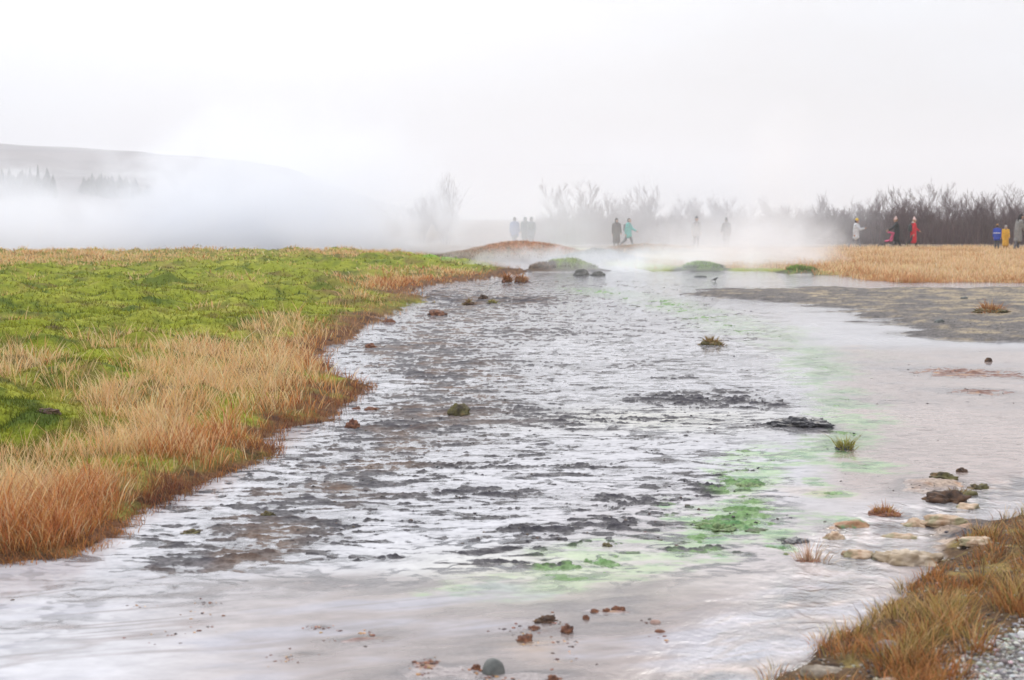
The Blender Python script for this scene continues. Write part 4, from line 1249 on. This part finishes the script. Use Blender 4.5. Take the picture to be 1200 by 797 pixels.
def person(u, y, hgt, rz, label, coat=(0.1, 0.1, 0.1), trousers=(0.04, 0.04, 0.05), long=0.55, hat=None, hatc=(0.6, 0.5, 0.5), pom=False, hair=(0.05, 0.03, 0.02), hairlong=False,
           pack=None, stride=0.3, arms=(0.25, -0.25), elbows=(0.3, 0.3), lean=0.03, hood=None, fur=None, scarf=None, head=0.0, belt=None, bag=None, zoff=0.0, shoe=(0.03, 0.03, 0.03)):
    S = hgt / 1.735
    x = (u - 600) / F * y
    hipz = 0.90
    body, coats, trs, shoes = [], [], [], []
    sgn = (1, -1)
    lowest = 9
    legs = []
    for i, s in enumerate(sgn):
        a = stride * (1 if i == 0 else -1)
        bend = 0.10 if a > 0 else 0.45 * abs(stride) / 0.4
        hip = V3(0, 0.085 * s, hipz)
        knee = hip + V3(math.sin(a), 0.0, -math.cos(a)) * 0.43
        b = a - bend
        ank = knee + V3(math.sin(b), 0, -math.cos(b)) * 0.41
        toe = ank + V3(math.cos(b * 0.6) * 0.17, 0.015 * s, -0.035 + 0.17 * math.sin(b * 0.6) * 0.8)
        lowest = min(lowest, ank.z - 0.06, toe.z - 0.045)
        legs.append((hip, knee, ank, toe))
    dz = V3(0, 0, -lowest)
    for hip, knee, ank, toe in legs:
        hip, knee, ank, toe = hip + dz, knee + dz, ank + dz, toe + dz
        body += [(hip, .085, knee, .055), (knee, .055, ank, .040), (ank, .040, toe, .032)]
        trs += [(hip, .10, knee, .074), (knee, .074, ank + V3(0, 0, .05), .060)]
        shoes[len(shoes):] = [(ank + V3(-.02, 0, .03), .056, ank + V3(-.035, 0, -.015), .046), (ank + V3(-.03, 0, -.015), .046, toe, .042)]
    top = lambda zz: dz + V3((zz - hipz) * math.tan(lean), 0, zz)
    pel, che, sho = top(.95), top(1.26), top(1.39)
    for s in sgn:
        body += [(pel + V3(0, .06 * s, 0), .115, che + V3(0, .075 * s, 0), .115), (che + V3(0, .07 * s, 0), .11, sho + V3(-.01, .155 * s, 0), .058), (sho + V3(0, .15 * s, 0), .055, top(1.47), .055)]
    hb = top(1.60) + V3(0.03 + math.sin(head) * .05, 0, -abs(math.sin(head)) * .03)
    fwd = V3(math.cos(head), 0, -math.sin(head))
    upv = V3(math.sin(head), 0, math.cos(head))
    hp = lambda f, l, w: hb + fwd * f + V3(0, l, 0) + upv * w
    body += [(top(1.46), .058, hp(-.01, 0, -.03), .055), (hp(-.015, 0, .04), .090, hp(.015, 0, .03), .086), (hp(.02, 0, .02), .078, hp(.045, 0, -.075), .042),
             (hp(.095, 0, .03), .012, hp(.115, 0, -.008), .017), (hp(.0, .085, .02), .022, hp(-.005, .09, -.02), .016), (hp(.0, -.085, .02), .022, hp(-.005, -.09, -.02), .016),
             (hp(.075, .035, .055), .016, hp(.075, -.035, .055), .016), (hp(.08, .018, -.052), .013, hp(.08, -.018, -.052), .013)]
    hands = []
    for i, s in enumerate(sgn):
        a, e = arms[i], elbows[i]
        sh = sho + V3(0, .185 * s, -.01)
        el = sh + V3(math.sin(a), .10 * s, -math.cos(a)) * .29
        wr = el + V3(math.sin(a + e), .02 * s, -math.cos(a + e)) * .25
        d = (wr - el).normalized()
        pm = wr + d * .085
        body += [(sh, .055, el, .042), (el, .042, wr, .030), (wr, .030, pm, .034), (wr + d * .03 + V3(.018, 0, 0), .024, pm + V3(.022, -.004 * s, 0), .022)]
        for k, ln in enumerate((.070, .080, .074, .058)):
            o = V3(.033 - .022 * k, 0, 0)
            k1 = pm + o + d * (ln * .5)
            k2 = k1 + (d + V3(0, -.55 * s, 0)).normalized() * ln * .5
            body += [(pm + o * .8, .0095, k1, .009), (k1, .009, k2, .008)]
        th = wr + d * .035 + V3(.03, 0, 0)
        t1 = th + (d * .5 + V3(.8, -.2 * s, 0)).normalized() * .035
        body += [(th, .012, t1, .011), (t1, .011, t1 + d * .03, .009)]
        coats += [(sh, .080, el, .066), (el, .066, wr + d * .0, .054)]
    hem = top(.95 + .0) + V3(0, 0, -(long - .0) * .62)
    for s in sgn:
        coats += [(pel + V3(0, .06 * s, 0), .150, che + V3(0, .08 * s, 0), .145), (che + V3(0, .075 * s, 0), .14, sho + V3(-.01, .155 * s, -.005), .085), (sho + V3(-.01, .13 * s, 0), .085, top(1.455), .075),
                  (pel + V3(0, .06 * s, 0), .150, hem + V3(0.02, .085 * s, .0), .150), (hem + V3(.05, .07 * s, 0), .12, hem + V3(-.05, .07 * s, 0), .12)]
    root = link('person', caps_mesh('person', body, .0085, SKIN, 2), loc=(x, y, gz_at(x, y) + zoff))
    root.rotation_euler = (0, 0, rz)
    root.scale = (S, S, S)
    tag(root, label, 'person')
    link('trousers', caps_mesh('trousers', trs, .016, cloth(trousers)), root)
    for k in (0, 2):
        link('boot', caps_mesh('boot', shoes[k:k + 2], .012, cloth(shoe, 0.6)), root)
    ct = link('coat', caps_mesh('coat', coats, .018, cloth(coat)), root)
    if fur:
        link('hood', caps_mesh('hood', [(hp(-.10, .05, -.10), .055, hp(-.10, -.05, -.10), .055), (hp(-.10, .05, -.10), .05, hp(-.02, .085, -.13), .035), (hp(-.10, -.05, -.10), .05, hp(-.02, -.085, -.13), .035)], .012, cloth(fur)), root)
    if hood:
        link('hood', caps_mesh('hood', [(hp(-.025, 0, .045), .112, hp(-.005, 0, .04), .106), (hp(-.03, 0, .0), .105, top(1.45) + V3(-.03, 0, 0), .095)], .012, cloth(hood)), root)
    elif hat:
        hl = [(hp(-.02, 0, .065), .098, hp(.008, 0, .062), .094), (hp(-.012, 0, .11), .075, hp(-.012, 0, .125), .066)]
        if pom:
            hl += [(hp(-.02, 0, .195), .048, hp(-.02, 0, .20), .048)]
        if hat == 'brim':
            hl += [(hp(-.05, 0, .055), .09, hp(.09, 0, .045), .07)]
        link('hat', caps_mesh('hat', hl, .011, cloth(hatc)), root)
    hm = [(hp(-.035, 0, .045), .092, hp(-.01, 0, .065), .088), (hp(-.04, .03, -.02), .072, hp(-.04, -.03, -.02), .072)]
    if hairlong:
        hm += [(hp(-.05, .05, -.02), .065, hp(-.04, .075, -.20), .045), (hp(-.05, -.05, -.02), .065, hp(-.04, -.075, -.20), .045), (hp(-.065, 0, -.02), .06, hp(-.08, 0, -.2), .05)]
    if not hood:
        link('hair', caps_mesh('hair', hm, .012, cloth(hair)), root)
    for s in sgn:
        link('eye', caps_mesh('eye', [(hp(.088, .033 * s, .028), .011, hp(.089, .034 * s, .028), .011)], .004, cloth((0.03, 0.02, 0.02), 0.3), 0), root)
    link('mouth', caps_mesh('mouth', [(hp(.089, .018, -.052), .007, hp(.089, -.018, -.052), .007)], .003, cloth((0.30, 0.10, 0.09), 0.5), 0), root)
    if pack:
        link('backpack', caps_mesh('backpack', [(che + V3(-.20, .07, .06), .085, che + V3(-.20, .07, -.20), .10), (che + V3(-.20, -.07, .06), .085, che + V3(-.20, -.07, -.20), .10)] +
                                   [(che + V3(-.20, -.0, .06), .085, che + V3(-.24, 0, -.18), .10)], .016, cloth(pack)), root)
        for s in sgn:
            link('strap', caps_mesh('strap', [(che + V3(-.12, .11 * s, .20), .022, che + V3(.08, .11 * s, .17), .022), (che + V3(.08, .11 * s, .17), .022, che + V3(.14, .10 * s, -.02), .02)], .012, cloth(pack)), root)
    if belt:
        ring = [top(1.14) + V3(.165 * math.cos(k * math.pi / 7), .235 * math.sin(k * math.pi / 7), 0) for k in range(15)]
        link('band', caps_mesh('band', [(ring[k], .026, ring[k + 1], .026) for k in range(14)], .014, cloth(belt)), root)
    if scarf:
        link('scarf', caps_mesh('scarf', [(top(1.47) + V3(.03, .05, 0), .065, top(1.47) + V3(.03, -.05, 0), .065), (top(1.45) + V3(.10, .04, 0), .045, top(1.20) + V3(.15, .04, 0), .04)], .014, cloth(scarf)), root)
    return root


B = 81.0
person(603, 82, 1.78, R(80), 'walker in a blue jacket, left of the pair deep in the steam', (0.08, 0.13, 0.30), (0.06, 0.07, 0.10), 0.35, stride=0.42, arms=(-0.35, 0.4), hair=(0.05, 0.04, 0.035))
person(615.5, 82.4, 1.70, R(95), 'walker in a dull green coat, left of two side by side in steam', (0.09, 0.13, 0.13), (0.05, 0.055, 0.06), 0.6, hood=(0.08, 0.11, 0.11), stride=0.08)
person(622.5, 82, 1.68, R(85), 'walker in a slate coat with backpack, right of two side by side in steam', (0.12, 0.15, 0.17), (0.05, 0.055, 0.06), 0.5, hat='beanie', hatc=(0.08, 0.10, 0.10), pack=(0.07, 0.10, 0.09), stride=0.1)
person(722, 80, 1.66, R(-80), 'walker in a brown black hooded coat beside the teal jacket', (0.045, 0.035, 0.032), (0.16, 0.10, 0.08), 0.9, hood=(0.035, 0.028, 0.028), stride=0.12)
person(736, 81, 1.72, R(-30), 'walker in a bright teal jacket with dark hair', (0.10, 0.48, 0.46), (0.10, 0.11, 0.13), 0.35, hair=(0.03, 0.025, 0.025), stride=0.36, arms=(0.5, -0.3), elbows=(0.6, 0.3), pack=(0.09, 0.10, 0.11))
person(815.5, 81, 1.76, R(-90), 'walker in grey jacket with white front and dark straps', (0.42, 0.42, 0.44), (0.13, 0.13, 0.15), 0.35, hat='beanie', hatc=(0.06, 0.06, 0.07), pack=(0.07, 0.07, 0.08), stride=0.15)
person(850.5, 82, 1.66, R(100), 'walker in dark grey cape-like coat and brimmed hat', (0.10, 0.10, 0.11), (0.08, 0.08, 0.09), 0.75, hat='brim', hatc=(0.06, 0.06, 0.065), stride=0.1, arms=(0.35, -0.35))
person(1002, 81, 1.72, R(-35), 'walker in a white jacket and yellow hat, alone at the edge of the steam', (0.60, 0.62, 0.66), (0.22, 0.22, 0.24), 0.45, hat='beanie', hatc=(0.62, 0.44, 0.05), stride=0.3, arms=(0.5, -0.2), elbows=(1.3, 0.3))
person(1050, B, 1.72, R(172), 'walker in a black coat and pale pink bobble hat, bending towards the pushchair', (0.022, 0.026, 0.028), (0.022, 0.022, 0.026), 0.75, hat='beanie', hatc=(0.62, 0.44, 0.42), pom=True, hair=(0.25, 0.15, 0.08), stride=0.16, arms=(0.75, 0.65), elbows=(0.35, 0.4), lean=0.10)
person(1069, B, 1.70, R(5), 'walker in a long bright red coat with fur hood and pink hat', (0.58, 0.020, 0.035), (0.03, 0.028, 0.03), 0.85, hat='beanie', hatc=(0.66, 0.48, 0.46), pom=True, hair=(0.30, 0.2, 0.12), fur=(0.60, 0.48, 0.42), pack=(0.04, 0.05, 0.05), stride=0.34, arms=(0.75, -0.35), elbows=(0.2, 0.4))
person(1167, 74, 1.30, R(80), 'child in a blue coat with a white reflective band', (0.03, 0.07, 0.42), (0.06, 0.07, 0.08), 0.35, hat='beanie', hatc=(0.30, 0.16, 0.07), belt=(0.75, 0.75, 0.80), stride=0.08, hood=None)
person(1177, 73, 1.24, R(-100), 'child in a long yellow raincoat with a grey hood', (0.66, 0.36, 0.035), (0.40, 0.25, 0.06), 0.95, hood=(0.30, 0.29, 0.28), stride=0.08)
person(1191, 72, 1.80, R(10), 'tall dark-haired adult in a long grey coat bending forward', (0.22, 0.215, 0.205), (0.11, 0.11, 0.12), 0.75, hairlong=True, hair=(0.02, 0.015, 0.015), stride=0.15, lean=0.16, arms=(0.5, 0.3), elbows=(0.5, 0.5), head=0.3)
person(1203, 73, 1.74, R(-140), 'adult in a black jacket cut by the right picture edge, red hat', (0.03, 0.03, 0.034), (0.05, 0.05, 0.055), 0.45, hat='beanie', hatc=(0.32, 0.03, 0.04), stride=0.1)

# pushchair: seat, frame and wheels
PX, PY = (1041 - 600) / F * B, B + 0.1
pc = bpy.data.objects.new('pushchair', None)
COL.objects.link(pc)
pc.location = (PX, PY, gz_at(PX, PY))
pc.rotation_euler = (0, 0, R(180))
tag(pc, 'small pushchair with a pink seat beside the walker in black', 'pushchair')
M_PINK, M_BLK = cloth((0.58, 0.10, 0.20)), cloth((0.03, 0.03, 0.033), 0.5)
link('seat', caps_mesh('seat', [(V3(-.12, .14, .45), .06, V3(.16, .14, .42), .05), (V3(-.12, -.14, .45), .06, V3(.16, -.14, .42), .05), (V3(-.12, .14, .45), .06, V3(-.24, .13, .85), .05),
                                (V3(-.12, -.14, .45), .06, V3(-.24, -.13, .85), .05), (V3(-.12, 0, .44), .06, V3(-.24, 0, .86), .05), (V3(-.12, 0, .44), .06, V3(.16, 0, .41), .05)], .016, M_PINK), pc)
link('canopy', caps_mesh('canopy', [(V3(-.26, .15, .86), .05, V3(.02, .15, .92), .03), (V3(-.26, -.15, .86), .05, V3(.02, -.15, .92), .03), (V3(-.26, 0, .88), .05, V3(.02, 0, .95), .03), (V3(-.2, .15, .88), .03, V3(-.2, -.15, .88), .03), (V3(-.05, .15, .90), .03, V3(-.05, -.15, .90), .03), (V3(.02, .15, .91), .03, V3(.02, -.15, .91), .03)], .014, M_PINK), pc)
fr = []
for s in (1, -1):
    fr += [(V3(.36, .20 * s, .12), .014, V3(-.10, .18 * s, .55), .014), (V3(-.10, .18 * s, .55), .014, V3(-.42, .18 * s, 1.02), .014), (V3(-.36, .22 * s, .12), .014, V3(.05, .18 * s, .45), .014)]
fr += [(V3(-.42, .18, 1.02), .018, V3(-.42, -.18, 1.02), .018), (V3(-.36, .22, .12), .012, V3(-.36, -.22, .12), .012), (V3(.36, .2, .12), .012, V3(.36, -.2, .12), .012)]
link('frame', caps_mesh('frame', fr, .010, M_BLK, 1), pc)


def torus(name, R0, r0, mat):
    V, Q = [], []
    for i in range(24):
        for j in range(8):
            a, b = 2 * math.pi * i / 24, 2 * math.pi * j / 8
            V.append(((R0 + r0 * math.cos(b)) * math.cos(a), r0 * math.sin(b), (R0 + r0 * math.cos(b)) * math.sin(a)))
            Q.append((i * 8 + j, i * 8 + (j + 1) % 8, ((i + 1) % 24) * 8 + (j + 1) % 8, ((i + 1) % 24) * 8 + j))
    return quads(V, Q, name, [mat])


tyre = torus('tyre', 0.115, 0.022, M_BLK)
spk = caps_mesh('spokes', [(V3(math.cos(a) * .11, 0, math.sin(a) * .11), .006, V3(-math.cos(a) * .11, 0, -math.sin(a) * .11), .006) for a in (0, 1.05, 2.09)] + [(V3(0, -.02, 0), .025, V3(0, .02, 0), .025)], .006, cloth((0.4, 0.4, 0.42), 0.4), 0)
for (wx_, wy_) in ((.38, .22), (.38, -.22), (-.38, .24), (-.38, -.24)):
    w_ = link('wheel', tyre, pc, (wx_, wy_, .137))
    link('spokes', spk, w_)

# small bird on the far wet flat
bx, by = at(838, 330)
bird = link('bird', caps_mesh('bird', [(V3(-.05, 0, .085), .030, V3(.035, 0, .105), .036), (V3(.035, 0, .11), .034, V3(.075, 0, .150), .026), (V3(.10, 0, .150), .008, V3(.122, 0, .147), .004), (V3(-.05, 0, .085), .022, V3(-.17, 0, .055), .012),
                                       (V3(0, .02, .08), .010, V3(.005, .022, .0), .006), (V3(0, -.02, .08), .010, V3(.005, -.022, .0), .006)], .005, mat_noise('dark_feathers', (0.05, 0.048, 0.05), (0.12, 0.115, 0.115), 30, 0.7), 2), loc=(bx, by, max(gz_at(bx, by), 0) - .004))
bird.rotation_euler = (0, 0, R(20))
bird.scale = (0.72, 0.72, 0.72)
tag(bird, 'small dark bird standing on the far wet flat', 'bird')

# ------------------------------------------------------------------ haze and steam
def box(name, c, h, mat):
    bm = bmesh.new()
    bmesh.ops.create_cube(bm, size=2.0, matrix=Matrix.Translation(c) @ Matrix.Diagonal((*h, 1)))
    me = bpy.data.meshes.new(name)
    bm.to_mesh(me)
    bm.free()
    me.materials.append(mat)
    return link(name, me)


hm_, q_, out_ = material('haze')
pv = q_.n.new('ShaderNodeVolumePrincipled')
pv.inputs['Color'].default_value = (0.94, 0.95, 0.985, 1)
pv.inputs['Density'].default_value = 0.0007
pv.inputs['Anisotropy'].default_value = 0.2
q_.l.new(pv.outputs[0], out_.inputs['Volume'])
tag(box('haze', (0, 1320, 60), (4000, 1390, 63), hm_), 'pale misty air over the plain', kind='stuff')


def steam(label, c, half, dens, nscale, seed, rough=0.6, lift=0.0, thr=(0.15, 0.85), amp=1.5, slant=0.0, decay=0.0):
    """a bank of steam: noise-broken cloud, thick in the middle, thinning upwards and to the sides"""
    m, q, out = material('steam')
    co = objco(q)
    rel = q.v('SUBTRACT', co, c)
    if slant:
        _, _, rz_ = q.sep(rel)
        cmb = q.n.new('ShaderNodeCombineXYZ')
        q.l.new(q.m('MULTIPLY', rz_, -slant), cmb.inputs[0])
        rel = q.v('ADD', rel, cmb.outputs[0])
    nrm = q.v('DIVIDE', rel, half)
    ln = q.v('LENGTH', nrm)
    body = q.m('SUBTRACT', 1.0, q.m('POWER', ln, 2.0), clamp=True)
    warp = q.v('ADD', q.v('MULTIPLY', co, (1.0, 0.55, 1.25)), (seed * 7.3, seed * 3.1, seed * 1.7))
    f = q.noise(warp, nscale, 5.0, rough, 0.8)
    s_ = q.m('ADD', body, q.m('MULTIPLY', q.m('SUBTRACT', f, 0.5), amp))
    d = q.remap(s_, thr[0], thr[1], 0.0, 1.0)
    edge = q.remap(body, 0.0, 0.22, 0.0, 1.0)
    d = q.m('MULTIPLY', q.m('MULTIPLY', d, edge), dens)
    if decay:
        _, _, hz_ = q.sep(co)
        d = q.m('MULTIPLY', d, q.m('EXPONENT', q.m('MULTIPLY', q.m('MAXIMUM', hz_, 0.0), -1.0 / decay)))
    pv = q.n.new('ShaderNodeVolumePrincipled')
    pv.inputs['Color'].default_value = (0.945, 0.962, 0.99, 1)
    pv.inputs['Anisotropy'].default_value = 0.15
    q.l.new(d, pv.inputs['Density'])
    q.l.new(pv.outputs[0], out.inputs['Volume'])
    wx_ = half[0] + slant * half[2]
    o = box('steam', c, (wx_, half[1], half[2]), m)
    for v in o.data.vertices:
        v.co.z = max(v.co.z, -0.4)
    tag(o, label, kind='stuff')


steam('broad bank of white steam behind the left meadow', (-27, 71, 0.6), (26, 9.5, 6.0), 0.50, 0.26, 1, amp=2.9, rough=0.66, decay=2.0, thr=(0.25, 0.8))
steam('higher drifting steam between the hill and the lone bare shrub', (-11.2, 73, 1.6), (10.4, 8, 8.4), 0.46, 0.24, 7, amp=2.4, rough=0.66, decay=4.4, thr=(0.2, 0.8))
steam('steam drifting round the two walkers side by side', (-2.0, 66, 0.8), (8, 8, 3.6), 0.085, 0.25, 2)
steam('white steam rising from the pool at the far end of the water', (8.4, 54, 0.1), (4.8, 6.0, 3.0), 0.34, 0.42, 3, amp=2.8, rough=0.68, slant=0.3, decay=1.6)
steam('mist between the walkers and the thicket', (8, 87.5, 1.5), (17, 3.5, 6.2), 0.15, 0.13, 4, amp=1.7)
steam('faint mist drifting before the walkers', (2.5, 75, 1.0), (9, 3.5, 3.4), 0.06, 0.25, 9, amp=1.2)
steam('thin plume leaning up in front of the thicket', (11.2, 62, 2.2), (2.2, 3.0, 5.4), 0.17, 0.30, 5, amp=1.8, slant=0.15)
steam('low wisps over the far water and mounds', (3.2, 47.5, 0.1), (7.0, 3.5, 0.95), 0.26, 0.6, 6, amp=2.1)
